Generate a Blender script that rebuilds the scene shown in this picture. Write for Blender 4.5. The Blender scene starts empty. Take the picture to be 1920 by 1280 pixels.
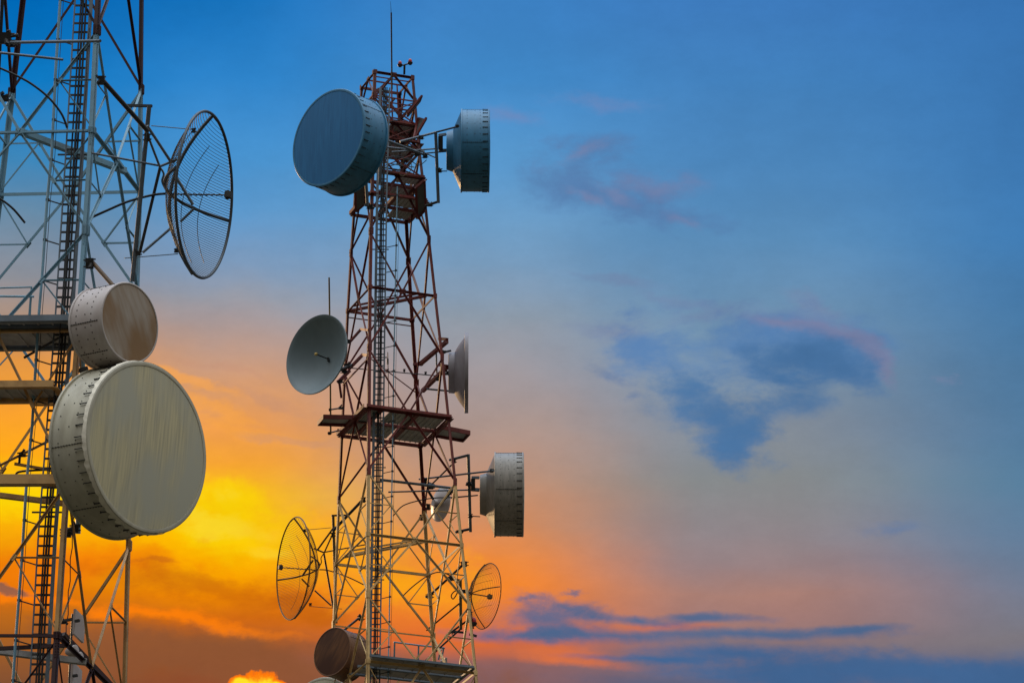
import bpy, math, random
from mathutils import Vector, Matrix, noise
random.seed(7)
scene = bpy.context.scene
col = scene.collection
rad = math.radians

# ------------------------------------------------------------ camera
PITCH = rad(21.5)
FPX = 8500.0                      # focal length in photo pixels (1920 wide)
cam_d = bpy.data.cameras.new('camera')
cam_d.sensor_width = 36.0
cam_d.lens = 36.0 * FPX / 1920.0
cam_d.clip_start = 0.5
cam_d.clip_end = 6000
cam = bpy.data.objects.new('camera', cam_d)
col.objects.link(cam)
CAM = Vector((0, 0, 1.6))
cam.location = CAM
cam.rotation_euler = (math.pi / 2 + PITCH, 0, 0)
scene.camera = cam
FWD = Vector((0, math.cos(PITCH), math.sin(PITCH)))
UPV = Vector((0, -math.sin(PITCH), math.cos(PITCH)))
RGT = Vector((1, 0, 0))
def at(x, y, d):                  # a point d metres away seen at photo pixel x, y
    return CAM + (FWD + RGT * ((x - 960) / FPX) + UPV * ((640 - y) / FPX)) * d
def to_px(p):
    v = p - CAM; d = v.dot(FWD)
    return 960 + FPX * v.dot(RGT) / d, 640 - FPX * v.dot(UPV) / d, d

scene.view_settings.view_transform = 'Standard'
scene.view_settings.look = 'None'
scene.view_settings.exposure = 0
scene.view_settings.gamma = 1

# ------------------------------------------------------------ world: dusk sky, laid out by azimuth and elevation
def lin(c):
    return tuple((((v / 255) / 12.92) if v / 255 <= 0.04045 else ((v / 255 + 0.055) / 1.055) ** 2.4) for v in c)
world = bpy.data.worlds.new('World')
scene.world = world
world.use_nodes = True
NT = world.node_tree
NT.nodes.clear()
class S:                          # tiny arithmetic wrapper round node sockets
    def __init__(s, k): s.k = k
    def __add__(a, b): return m('ADD', a, b)
    def __radd__(a, b): return m('ADD', b, a)
    def __sub__(a, b): return m('SUBTRACT', a, b)
    def __rsub__(a, b): return m('SUBTRACT', b, a)
    def __mul__(a, b): return m('MULTIPLY', a, b)
    def __rmul__(a, b): return m('MULTIPLY', a, b)
    def __truediv__(a, b): return m('DIVIDE', a, b)
def put(sock, v):
    if isinstance(v, S): NT.links.new(v.k, sock)
    else: sock.default_value = v
def m(op, a, b=None, c=None, clamp=False):
    n = NT.nodes.new('ShaderNodeMath'); n.operation = op; n.use_clamp = clamp
    put(n.inputs[0], a)
    if b is not None: put(n.inputs[1], b)
    if c is not None: put(n.inputs[2], c)
    return S(n.outputs[0])
def smooth(v, a, b, lo=0.0, hi=1.0):
    n = NT.nodes.new('ShaderNodeMapRange'); n.interpolation_type = 'SMOOTHSTEP'
    put(n.inputs[0], v)
    for i, q in enumerate((a, b, lo, hi)): n.inputs[i + 1].default_value = q
    return S(n.outputs[0])
def mix(f, a, b):
    n = NT.nodes.new('ShaderNodeMix'); n.data_type = 'RGBA'
    put(n.inputs[0], f)
    for i, q in ((6, a), (7, b)):
        if isinstance(q, S): NT.links.new(q.k, n.inputs[i])
        else: n.inputs[i].default_value = (*q, 1)
    return S(n.outputs[2])
def xyz(x, y, z=0.0):
    n = NT.nodes.new('ShaderNodeCombineXYZ')
    put(n.inputs[0], x); put(n.inputs[1], y); put(n.inputs[2], z)
    return S(n.outputs[0])
def nz(v, scale, detail=4, rough=0.55, dist=0.0):
    n = NT.nodes.new('ShaderNodeTexNoise')
    put(n.inputs['Vector'], v)
    n.inputs['Scale'].default_value = scale; n.inputs['Detail'].default_value = detail
    n.inputs['Roughness'].default_value = rough; n.inputs['Distortion'].default_value = dist
    return S(n.outputs[0])
def ramp(v, stops):
    n = NT.nodes.new('ShaderNodeValToRGB'); cr = n.color_ramp; cr.interpolation = 'B_SPLINE' if False else 'CARDINAL'
    cr.interpolation = 'LINEAR'
    while len(cr.elements) > 1: cr.elements.remove(cr.elements[-1])
    for i, (p, c) in enumerate(stops):
        e = cr.elements[0] if i == 0 else cr.elements.new(p)
        e.position = p; e.color = (*lin(c), 1)
    put(n.inputs[0], v)
    return S(n.outputs[0])
tc = NT.nodes.new('ShaderNodeTexCoord')
sp = NT.nodes.new('ShaderNodeSeparateXYZ')
NT.links.new(tc.outputs['Generated'], sp.inputs[0])
gx, gy, gz = (S(sp.outputs[i]) for i in range(3))
az = m('ARCTAN2', gx, gy)
el = m('ARCSINE', gz)
# sky units: 9.13 degrees of azimuth per 1000*..., one unit = 1/8500 rad
X0 = az * m('SQRT', m('MAXIMUM', 1.0 - gz * gz, 0.0)) * FPX + 960.0
Y0 = 640.0 - (el - PITCH + m('MINIMUM', az * az * 0.17, 0.05)) * FPX
warp = (nz(xyz(X0 * 0.001, Y0 * 0.0022), 3.2, 5, 0.6) - 0.5)
warp2 = (nz(xyz(X0 * 0.001 + 7.0, Y0 * 0.002), 3.0, 4, 0.6) - 0.5)
X = X0 + warp * 90.0
Y = Y0 + warp2 * 70.0
yy = m('DIVIDE', Y + 400.0, 2400.0, clamp=True)      # -400 .. 2000
def cs(lst): return [((y + 400) / 2400, c) for y, c in lst]
C0 = ramp(yy, cs([(-400, (0, 75, 150)), (0, (0, 104, 182)), (150, (12, 122, 196)), (300, (62, 136, 188)), (400, (105, 140, 168)), (520, (140, 142, 150)), (600, (172, 145, 128)), (665, (228, 152, 70)), (760, (247, 160, 46)), (850, (252, 168, 22)), (930, (255, 208, 0)), (985, (252, 176, 8)), (1050, (240, 130, 8)), (1100, (216, 112, 12)), (1150, (186, 104, 28)), (1200, (162, 94, 36)), (1280, (130, 80, 50)), (2000, (90, 55, 48))]))
C1 = ramp(yy, cs([(-400, (5, 85, 160)), (0, (22, 114, 188)), (150, (45, 130, 200)), (300, (72, 146, 206)), (400, (92, 151, 202)), (500, (124, 152, 184)), (560, (150, 154, 166)), (650, (184, 152, 138)), (730, (218, 156, 108)), (800, (242, 160, 80)), (870, (248, 166, 52)), (930, (255, 192, 14)), (1000, (255, 192, 0)), (1060, (255, 174, 0)), (1110, (243, 138, 2)), (1160, (205, 102, 20)), (1200, (152, 88, 44)), (1280, (145, 76, 45)), (2000, (90, 55, 48))]))
C2 = ramp(yy, cs([(-400, (23, 90, 158)), (0, (61, 130, 197)), (150, (65, 136, 199)), (300, (87, 150, 203)), (420, (111, 158, 199)), (500, (121, 156, 189)), (600, (143, 155, 169)), (700, (159, 150, 153)), (800, (171, 147, 138)), (900, (193, 145, 117)), (980, (211, 142, 98)), (1050, (241, 140, 61)), (1100, (246, 136, 45)), (1150, (239, 128, 45)), (1195, (225, 108, 49)), (1235, (143, 98, 95)), (1280, (129, 94, 97)), (2000, (88, 60, 57))]))
C3 = ramp(yy, cs([(-400, (32, 87, 149)), (0, (62, 123, 189)), (150, (67, 129, 189)), (300, (77, 135, 189)), (450, (91, 142, 187)), (600, (111, 145, 175)), (700, (125, 147, 169)), (800, (132, 142, 155)), (900, (137, 141, 143)), (1000, (145, 135, 139)), (1050, (152, 129, 130)), (1110, (170, 127, 116)), (1160, (160, 121, 116)), (1200, (133, 114, 121)), (1280, (102, 101, 125)), (2000, (73, 61, 73))]))
C4 = ramp(yy, cs([(-400, (31, 80, 138)), (0, (53, 112, 174)), (150, (57, 116, 176)), (300, (61, 120, 178)), (450, (64, 123, 178)), (600, (71, 120, 164)), (700, (77, 120, 158)), (800, (83, 123, 158)), (900, (85, 124, 154)), (1000, (95, 124, 153)), (1100, (113, 123, 144)), (1200, (123, 118, 125)), (1280, (89, 100, 134)), (2000, (71, 62, 72))]))
c = C0
for a, b, nx in ((40, 430, C1), (430, 850, C2), (930, 1330, C3), (1440, 1960, C4)):
    c = mix(smooth(X, a, b), c, nx)
# mottled glow: brighter yellow and darker orange masses low on the left
wa = nz(xyz(X0 * 0.001 + 11.0, Y0 * 0.0016), 4.0, 8, 0.62) - 0.5
wb = nz(xyz(X0 * 0.001 + 5.0, Y0 * 0.0016 + 9.0), 4.6, 8, 0.62) - 0.5
XW = X0 + wa * 260.0
YW = Y0 + wb * 105.0
XL = X0 + wa * 150.0
YL = Y0 + wb * 38.0
def blob(cx, cy, rx, ry, rot=0.0, warped=True):
    dx, dy = ({True: XW, False: X0, 2: XL}[warped] - float(cx)), ({True: YW, False: Y0, 2: YL}[warped] - float(cy))
    ca, sa = math.cos(rad(rot)), math.sin(rad(rot))
    u = (dx * ca + dy * sa) / float(rx)
    v = (dy * ca - dx * sa) / float(ry)
    r = m('SQRT', u * u + v * v)
    return r
cn = nz(xyz(X0 * 0.001, Y0 * 0.0019), 5.5, 7, 0.62, 0.3)      # cloud edge noise
fine = nz(xyz(X0 * 0.001 + 1.3, Y0 * 0.0016), 22.0, 4, 0.6)
cn2 = nz(xyz(X0 * 0.001 + 3.3, Y0 * 0.0013), 9.0, 6, 0.6, 0.2)
def cloud(base, colr, amt, shapes, edge=(0.62, 1.15), k=1.7, n=None, warped=True):
    n = n or cn
    for s in shapes:
        r = blob(*s, warped) + (n - 0.5) * (k * 1.9) + (fine - 0.5) * 0.55
        base = mix(smooth(r, edge[0], edge[1], amt, 0.0), base, lin(colr))
    return base
leftmask = smooth(X0, 500.0, 900.0, 1.0, 0.0)
c = cloud(c, (255, 214, 10), 0.8, [(60, 935, 210, 45, 0), (400, 925, 150, 40, 20), (440, 1000, 150, 60, 10)], (0.2, 1.3), 1.4, cn2)
c = cloud(c, (255, 226, 60), 0.45, [(330, 900, 90, 20, 18), (420, 985, 110, 22, 8), (500, 1040, 60, 16, 0), (60, 900, 120, 16, 0)], (0.1, 1.3), 2.0, cn2)
c = cloud(c, (255, 168, 22), 0.8, [(640, 1040, 190, 90, 8), (760, 1090, 150, 60, 8)], (-0.2, 1.3), 1.2, cn2)
c = cloud(c, (240, 122, 8), 0.6, [(280, 1052, 130, 40, 10), (60, 1060, 150, 45, 0), (560, 1120, 80, 30, 20)], (0.2, 1.3), 1.6, cn2)
c = cloud(c, (196, 98, 14), 0.6, [(380, 1112, 270, 30, 13), (600, 1150, 120, 30, 20)], (0.2, 1.3), 1.4, cn)
c = cloud(c, (255, 128, 10), 0.85, [(330, 1156, 330, 15, 9), (60, 1112, 130, 20, 6)], (0.2, 1.3), 1.0, cn)
c = cloud(c, (140, 84, 52), 0.8, [(470, 1240, 420, 58, 6)], (0.4, 1.3), 1.0, cn)
c = cloud(c, (118, 88, 78), 0.8, [(8, 1094, 50, 14, 14)], (0.5, 1.1), 1.0, cn)
c = cloud(c, (200, 104, 20), 0.6, [(285, 1060, 50, 8, 2)], (0.3, 1.2), 1.0, cn)
# warm wisps above the sun
c = cloud(c, (252, 168, 72), 0.6, [(395, 766, 80, 16, 16), (450, 806, 150, 16, 14), (350, 712, 90, 12, 20)], (0.2, 1.3), 1.6, cn)
c = cloud(c, (196, 146, 120), 0.45, [(520, 748, 130, 14, 12), (420, 690, 80, 10, 16), (560, 830, 110, 12, 10)], (0.2, 1.3), 1.6, cn)
# pink and blue-grey clouds to the right
c = cloud(c, (112, 134, 182), 0.6, [(985, 222, 75, 17, 5), (1130, 195, 110, 22, 8)], (-0.2, 1.2), 1.2)
c = cloud(c, (86, 124, 172), 0.85, [(1075, 330, 85, 62, -20), (1165, 375, 90, 36, 5), (1270, 410, 120, 30, 8), (1130, 280, 80, 34, 0), (1240, 350, 90, 30, 6)], (-0.1, 1.3), 1.5)
c = cloud(c, (122, 132, 170), 0.6, [(1250, 345, 105, 26, 6), (1300, 422, 55, 20, 25), (1080, 292, 70, 18, -20), (1155, 364, 40, 18, 30), (1105, 372, 44, 12, 20)], (-0.3, 1.2), 1.3)
c = cloud(c, (114, 134, 170), 0.55, [(1150, 528, 85, 11, 3), (1265, 562, 100, 11, 14)], (-0.2, 1.3), 1.1)
c = cloud(c, (120, 132, 166), 0.6, [(1180, 625, 110, 26, 9), (1300, 592, 110, 26, -6), (1430, 594, 150, 34, 2), (1530, 572, 80, 16, 25), (1770, 702, 24, 9, 25)], (-0.3, 1.2), 1.2)
c = cloud(c, (84, 126, 176), 0.75, [(1370, 650, 180, 70, 0), (1240, 650, 100, 38, -28), (1480, 640, 200, 64, 8), (1570, 680, 120, 50, 20)], (0.0, 1.35), 1.4)
c = cloud(c, (126, 128, 160), 0.75, [(1575, 628, 100, 24, 28), (1635, 668, 75, 26, 42), (1660, 702, 40, 30, 45), (1455, 600, 90, 14, 4)], (-0.3, 1.25), 1.1)
c = cloud(c, (70, 112, 158), 0.8, [(1515, 680, 120, 50, 6), (1455, 680, 90, 34, 5), (1570, 700, 90, 34, 20)], (-0.1, 1.4), 1.2)
c = cloud(c, (74, 116, 162), 0.82, [(1340, 765, 125, 56, 10), (1385, 805, 100, 66, 30), (1460, 760, 90, 42, -12), (1290, 740, 80, 36, 10), (1400, 840, 60, 34, 10)], (0.1, 1.35), 1.2)
c = cloud(c, (98, 122, 160), 0.6, [(1150, 705, 50, 14, 28), (1655, 998, 60, 13, 0), (1190, 744, 26, 10, 0)], (-0.2, 1.3), 0.9)
# low bands of blue cloud by the horizon glow
c = cloud(c, (222, 114, 64), 0.8, [(1030, 1222, 150, 18, 3), (1240, 1172, 140, 10, 0), (1080, 1240, 120, 12, 4)], (0.0, 1.3), 0.9, None, 2)
c = cloud(c, (96, 106, 138), 0.85, [(1000, 1110, 56, 10, 2), (1085, 1102, 22, 6, 0), (1090, 1132, 80, 18, 14)], (-0.1, 1.25), 1.1)
c = cloud(c, (74, 103, 142), 0.9, [(1035, 1158, 105, 40, 6), (990, 1190, 120, 17, 0), (1150, 1190, 230, 17, 1), (1320, 1157, 120, 9, 0), (1200, 1162, 120, 10, 6), (1420, 1186, 230, 12, 0), (1600, 1180, 80, 8, -3)], (0.1, 1.45), 0.95, None, 2)
c = cloud(c, (64, 100, 145), 0.93, [(1380, 1224, 210, 20, 0), (1620, 1252, 350, 29, 1), (1880, 1262, 300, 40, 0), (1500, 1270, 230, 26, 2), (1230, 1234, 140, 8, 2)], (0.2, 1.45), 0.9, None, 2)
c = cloud(c, (92, 96, 122), 0.8, [(1240, 1280, 200, 16, 3)], (0.0, 1.2), 1.0, None, 2)
# the lit cloud head over the sun
rs = m('MINIMUM', blob(486, 1308, 56, 50, 0, False), m('MINIMUM', blob(454, 1286, 26, 24, 0, False), blob(520, 1292, 24, 22, 0, False))) + (cn2 - 0.5) * 0.9 + (nz(xyz(X0 * 0.01, Y0 * 0.01), 3.0, 5, 0.6) - 0.5) * 0.9
c = mix(smooth(rs, 0.92, 1.08, 0.95, 0.0), c, lin((255, 120, 8)))
c = mix(smooth(rs, 0.55, 0.92, 1.0, 0.0), c, lin((255, 226, 40)))
gr = nz(xyz(X0 * 0.001 + 2.0, Y0 * 0.0016), 2.2, 9, 0.72)
hz = smooth(gr, 0.3, 0.7, 0.93, 1.07)
vm = NT.nodes.new('ShaderNodeVectorMath'); vm.operation = 'SCALE'
NT.links.new(c.k, vm.inputs[0]); NT.links.new(hz.k, vm.inputs['Scale'])
c = S(vm.outputs[0])
# the rest of the dome, out of the picture
ev = m('DIVIDE', el, math.pi / 2, clamp=True)
dome = ramp(ev, [(0.0, (52, 42, 38)), (0.12, (104, 96, 90)), (0.3, (165, 163, 158)), (0.6, (186, 190, 194)), (1.0, (190, 198, 208))])
above = ramp(ev, [(0.0, (120, 70, 52)), (0.28, (0, 75, 150)), (0.5, (110, 140, 180)), (1.0, (190, 198, 208))])
c = mix(smooth(Y0, -1400.0, -350.0, 1.0, 0.0), c, above)
c = mix(smooth(m('ABSOLUTE', az), 0.35, 1.1), c, dome)
c = mix(smooth(el, -0.06, 0.0, 1.0, 0.0), c, lin((60, 45, 40)))
back = smooth(m('ABSOLUTE', az), 0.4, 1.6, 0.0, 0.45) * smooth(el, 0.1, 0.7) + smooth(el, 0.55, 1.35, 0.0, 5.0) + 1.0  # extra brightness added to unseen sky overhead and behind, lighting the drums from above
bg = NT.nodes.new('ShaderNodeBackground')
NT.links.new(c.k, bg.inputs[0])
NT.links.new(back.k, bg.inputs[1])
wo = NT.nodes.new('ShaderNodeOutputWorld')
NT.links.new(bg.outputs[0], wo.inputs[0])
world.cycles.sampling_method = 'MANUAL'
world.cycles.sample_map_resolution = 512

# one low warm sun, down left behind the towers
sd = bpy.data.lights.new('sun', 'SUN')
sd.energy = 1.6
sd.angle = rad(6)
sd.color = (1.0, 0.62, 0.30)
so = bpy.data.objects.new('sun', sd)
col.objects.link(so)
sdir = Vector((math.sin(rad(-28)) * math.cos(rad(15)), math.cos(rad(-28)) * math.cos(rad(15)), math.sin(rad(15))))
so.rotation_euler = (-sdir).to_track_quat('-Z', 'Y').to_euler()
so.location = (0, 0, 80)

# ------------------------------------------------------------ materials
def mat(name, colr, rough=0.55, metal=0.0, var=0.25, col2=None, scale=3.0, stretch=(1, 1, 1), amt=1.0, bump=0.0, spec=0.4, lo=0.4, hi=0.7):
    mt = bpy.data.materials.new(name); mt.use_nodes = True
    nt = mt.node_tree; b = nt.nodes['Principled BSDF']
    co = nt.nodes.new('ShaderNodeTexCoord'); mp = nt.nodes.new('ShaderNodeMapping')
    mp.inputs['Scale'].default_value = stretch
    nt.links.new(co.outputs['Object'], mp.inputs[0])
    n1 = nt.nodes.new('ShaderNodeTexNoise'); n1.inputs['Scale'].default_value = scale; n1.inputs['Detail'].default_value = 6; n1.inputs['Roughness'].default_value = 0.65
    nt.links.new(mp.outputs[0], n1.inputs['Vector'])
    r = nt.nodes.new('ShaderNodeValToRGB')
    c1 = colr; c2 = col2 or tuple(v * (1 - var) for v in colr)
    r.color_ramp.elements[0].position = lo; r.color_ramp.elements[0].color = (*c1, 1)
    r.color_ramp.elements[1].position = hi; r.color_ramp.elements[1].color = (*[a * (1 - amt) + q * amt for a, q in zip(c1, c2)], 1)
    nt.links.new(n1.outputs[0], r.inputs[0])
    nt.links.new(r.outputs[0], b.inputs['Base Color'])
    b.inputs['Roughness'].default_value = rough; b.inputs['Metallic'].default_value = metal
    b.inputs['Specular IOR Level'].default_value = spec
    if bump:
        bn = nt.nodes.new('ShaderNodeBump'); bn.inputs['Strength'].default_value = bump; bn.inputs['Distance'].default_value = 0.01
        nt.links.new(n1.outputs[0], bn.inputs['Height']); nt.links.new(bn.outputs[0], b.inputs['Normal'])
    return mt
M = {}
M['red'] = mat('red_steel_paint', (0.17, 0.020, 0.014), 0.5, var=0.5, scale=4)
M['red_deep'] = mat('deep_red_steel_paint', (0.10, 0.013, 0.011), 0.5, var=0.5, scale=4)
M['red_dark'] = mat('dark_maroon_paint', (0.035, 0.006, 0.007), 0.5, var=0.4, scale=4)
M['white'] = mat('sky_blue_tinted_white_paint', (0.16, 0.31, 0.41), 0.5, col2=(0.14, 0.22, 0.27), scale=2.5, lo=0.5, hi=0.75)  # white steel with the blue tint of the upper sky put into its colour
M['sunset_tint'] = mat('sunset_tinted_white_paint', (0.48, 0.28, 0.10), 0.5, col2=(0.28, 0.14, 0.045), scale=2.5, lo=0.45, hi=0.75)  # white steel with the orange tint of the low sky put into its colour
M['sunset_tint_pale'] = mat('pale_sunset_tinted_white_paint', (0.62, 0.41, 0.17), 0.5, col2=(0.40, 0.23, 0.08), scale=2.5, lo=0.45, hi=0.75)  # paler version of the orange sky tint painted into white steel
M['galv'] = mat('galvanised_steel', (0.14, 0.17, 0.20), 0.5, 0.45, var=0.3, scale=2.5)
M['dark'] = mat('dark_steel', (0.045, 0.045, 0.045), 0.5, 0.5, var=0.4, scale=5)
M['rubber'] = mat('black_cable_jacket', (0.012, 0.012, 0.013), 0.6, scale=5)
M['deck'] = mat('grey_deck_plate', (0.42, 0.41, 0.40), 0.7, var=0.4, scale=2.5)
M['cloth'] = mat('frayed_white_cloth', (0.86, 0.80, 0.66), 0.8, scale=8)
M['panel_grey'] = mat('dull_grey_panel', (0.12, 0.115, 0.11), 0.7, var=0.4, scale=2.5)
M['lamp'] = mat('red_lamp_glass', (0.40, 0.006, 0.012), 0.2, scale=5)
def streaky(name, a, b, a2, rot=0.0, s=(9, 0.7, 9), lo=0.35, hi=0.75, rough=0.6):
    """cloth or sheet with run-down weather streaks and a large soft stain"""
    mt = bpy.data.materials.new(name); mt.use_nodes = True
    nt = mt.node_tree; bs = nt.nodes['Principled BSDF']; bs.inputs['Roughness'].default_value = rough
    bs.inputs['Specular IOR Level'].default_value = 0.3
    co = nt.nodes.new('ShaderNodeTexCoord')
    def nzz(scale, st, r=0.0, det=5):
        mp = nt.nodes.new('ShaderNodeMapping'); mp.inputs['Scale'].default_value = st; mp.inputs['Rotation'].default_value = (0, 0, rad(r)); mp.vector_type = 'TEXTURE' if False else 'POINT'
        rp = nt.nodes.new('ShaderNodeMapping'); rp.inputs['Rotation'].default_value = (0, 0, rad(r))
        mp.inputs['Rotation'].default_value = (0, 0, 0)
        nt.links.new(co.outputs['Object'], rp.inputs[0]); nt.links.new(rp.outputs[0], mp.inputs[0])
        n = nt.nodes.new('ShaderNodeTexNoise'); n.inputs['Scale'].default_value = scale; n.inputs['Detail'].default_value = det
        nt.links.new(mp.outputs[0], n.inputs['Vector'])
        return n.outputs[0]
    def rr(v, lo, hi):
        r = nt.nodes.new('ShaderNodeMapRange'); r.inputs[1].default_value = lo; r.inputs[2].default_value = hi; nt.links.new(v, r.inputs[0]); return r.outputs[0]
    def mx(f, p, q, k=None):
        x = nt.nodes.new('ShaderNodeMix'); x.data_type = 'RGBA'
        nt.links.new(f, x.inputs[0])
        for i, v in ((6, p), (7, q)):
            if isinstance(v, tuple): x.inputs[i].default_value = (*v, 1)
            else: nt.links.new(v, x.inputs[i])
        return x.outputs[2]
    streak = rr(nzz(1.6, s, rot), 0.40, 0.72)
    big = rr(nzz(0.9, (1.3, 0.6, 1.3), rot, 3), lo, hi)
    c1 = mx(streak, a, b)
    nt.links.new(mx(big, c1, a2), bs.inputs['Base Color'])
    return mt
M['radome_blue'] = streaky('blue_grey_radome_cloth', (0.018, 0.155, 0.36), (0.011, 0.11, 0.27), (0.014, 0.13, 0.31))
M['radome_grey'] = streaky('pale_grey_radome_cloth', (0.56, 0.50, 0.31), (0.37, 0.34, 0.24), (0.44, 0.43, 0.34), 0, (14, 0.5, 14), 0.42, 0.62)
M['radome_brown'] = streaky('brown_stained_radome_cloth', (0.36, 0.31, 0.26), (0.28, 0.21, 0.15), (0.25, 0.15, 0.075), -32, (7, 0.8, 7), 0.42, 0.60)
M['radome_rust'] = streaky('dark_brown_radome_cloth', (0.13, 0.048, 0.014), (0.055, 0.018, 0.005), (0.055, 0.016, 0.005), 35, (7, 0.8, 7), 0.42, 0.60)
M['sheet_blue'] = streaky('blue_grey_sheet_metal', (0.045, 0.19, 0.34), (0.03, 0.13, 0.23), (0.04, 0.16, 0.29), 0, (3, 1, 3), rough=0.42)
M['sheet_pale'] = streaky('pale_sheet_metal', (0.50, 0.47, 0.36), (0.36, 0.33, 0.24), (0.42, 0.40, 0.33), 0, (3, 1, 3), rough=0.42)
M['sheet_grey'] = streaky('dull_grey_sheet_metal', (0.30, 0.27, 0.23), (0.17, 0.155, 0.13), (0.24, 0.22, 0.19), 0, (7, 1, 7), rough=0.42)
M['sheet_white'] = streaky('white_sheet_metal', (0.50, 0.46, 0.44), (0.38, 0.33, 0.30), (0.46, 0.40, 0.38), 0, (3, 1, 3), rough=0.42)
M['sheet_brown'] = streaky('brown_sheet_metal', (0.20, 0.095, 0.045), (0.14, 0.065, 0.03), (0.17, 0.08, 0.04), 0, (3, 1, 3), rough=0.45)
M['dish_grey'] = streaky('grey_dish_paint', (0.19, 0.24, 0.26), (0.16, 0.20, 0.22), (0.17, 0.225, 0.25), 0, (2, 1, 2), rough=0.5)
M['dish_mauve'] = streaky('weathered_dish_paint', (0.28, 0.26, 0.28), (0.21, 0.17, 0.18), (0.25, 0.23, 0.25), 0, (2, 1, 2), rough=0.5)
M['mesh_grey'] = mat('dark_grid_wire', (0.07, 0.085, 0.10), 0.5, 0.4, scale=5)
M['mesh_brown'] = mat('rusty_grid_wire', (0.20, 0.105, 0.03), 0.6, 0.1, scale=5)
M['rust'] = mat('rusty_pipe', (0.10, 0.055, 0.02), 0.6, 0.2, col2=(0.05, 0.03, 0.012), scale=4)
M['olive'] = mat('olive_pipe', (0.16, 0.12, 0.04), 0.55, 0.1, col2=(0.09, 0.06, 0.02), scale=4)
M['brass'] = mat('brass_feed_cap', (0.5, 0.35, 0.10), 0.4, 0.3, scale=5)

# ------------------------------------------------------------ mesh builder
class MB:
    def __init__(s): s.v = []; s.f = []; s.mi = []; s.sm = []
    def add(s, vs, fs, mi=0, smooth=False):
        o = len(s.v); s.v += [Vector(v) for v in vs]
        for f in fs: s.f.append([i + o for i in f]); s.mi.append(mi); s.sm.append(smooth)
        return s
    def box8(s, c, mi=0):
        return s.add(c, [(0, 1, 2, 3), (7, 6, 5, 4), (0, 4, 5, 1), (1, 5, 6, 2), (2, 6, 7, 3), (3, 7, 4, 0)], mi)
    def bar(s, p, q, w, h=None, hint=None, mi=0, off=(0, 0)):
        p, q = Vector(p), Vector(q); h = h or w; d = (q - p)
        if d.length < 1e-6: return s
        d.normalize(); hint = Vector(hint) if hint else Vector((0, 0, 1))
        if abs(d.dot(hint)) > 0.98: hint = Vector((0, 1, 0))
        a = d.cross(hint).normalized(); b = a.cross(d).normalized()
        o = a * off[0] + b * off[1]
        a, b = a * w / 2, b * h / 2
        return s.box8([p + o - a - b, p + o + a - b, p + o + a + b, p + o - a + b, q + o - a - b, q + o + a - b, q + o + a + b, q + o - a + b], mi)
    def angle(s, p, q, w, hint, t=0.014, mi=0):            # L-section steel
        s.bar(p, q, w, t, hint, mi, (0, -w / 2 + t / 2))
        s.bar(p, q, t, w - t, hint, mi, (-w / 2 + t / 2, t / 2))
        return s
    def tube(s, pts, r, n=8, mi=0, cap=True):
        pts = [Vector(p) for p in pts]; rings = []; prev = None
        for i, p in enumerate(pts):
            d = (pts[min(i + 1, len(pts) - 1)] - pts[max(i - 1, 0)]).normalized()
            if prev is None:
                h = Vector((0, 0, 1)) if abs(d.z) < 0.9 else Vector((0, 1, 0))
                a = d.cross(h).normalized()
            else: a = (prev - d * prev.dot(d)).normalized()
            prev = a; b = d.cross(a)
            rr = r[i] if isinstance(r, (list, tuple)) else r
            rings.append([p + (a * math.cos(2 * math.pi * k / n) + b * math.sin(2 * math.pi * k / n)) * rr for k in range(n)])
        vs = [v for rg in rings for v in rg]
        fs = [(i * n + k, i * n + (k + 1) % n, (i + 1) * n + (k + 1) % n, (i + 1) * n + k) for i in range(len(pts) - 1) for k in range(n)]
        s.add(vs, fs, mi, True)
        if cap and n > 3:
            s.add(rings[0][::-1], [tuple(range(n))], mi); s.add(rings[-1], [tuple(range(n))], mi)
        return s
    def lathe(s, prof, n=96, mi=0, c=(0, 0, 0)):          # round local z
        c = Vector(c)
        vs = [c + Vector((r * math.cos(2 * math.pi * k / n), r * math.sin(2 * math.pi * k / n), z)) for r, z in prof for k in range(n)]
        fs = [(i * n + k, i * n + (k + 1) % n, (i + 1) * n + (k + 1) % n, (i + 1) * n + k) for i in range(len(prof) - 1) for k in range(n)]
        return s.add(vs, fs, mi, True)
    def slab(s, poly, t, mi=0, up=Vector((0, 0, 1))):
        poly = [Vector(p) for p in poly]; n = len(poly)
        vs = poly + [p - up * t for p in poly]
        fs = [tuple(range(n)), tuple(range(2 * n - 1, n - 1, -1))] + [(i, n + i, n + (i + 1) % n, (i + 1) % n) for i in range(n)]
        return s.add(vs, fs, mi)
    def build(s, name, mats, parent=None, origin=None, keep=False):
        if not isinstance(mats, (list, tuple)): mats = [mats]
        if keep: o = Vector((0, 0, 0))
        elif parent is not None: o = Vector(parent.get('_o', (0, 0, 0)))
        else: o = Vector(origin) if origin is not None else s.v[0].copy()
        me = bpy.data.meshes.new(name)
        me.from_pydata([v - o for v in s.v], [], s.f)
        me.polygons.foreach_set('material_index', s.mi)
        me.polygons.foreach_set('use_smooth', s.sm)
        for q in mats: me.materials.append(q)
        me.update(); me.set_sharp_from_angle(angle=rad(35))
        ob = bpy.data.objects.new(name, me); col.objects.link(ob)
        if parent is not None:
            ob.parent = parent
            if not keep: ob['_o'] = tuple(o)
        else: ob.location = o
        return ob
def tag(o, label, cat, group=None, kind=None):
    o['label'] = label; o['category'] = cat
    if group: o['group'] = group
    if kind: o['kind'] = kind
    return o
def empty(name, loc, label, cat, group=None, rot=None):
    o = bpy.data.objects.new(name, None); col.objects.link(o)
    o.location = loc; o.empty_display_size = 0.2
    if rot is not None: o.rotation_euler = rot.to_euler()
    else: o['_o'] = tuple(loc)
    return tag(o, label, cat, group)

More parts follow.
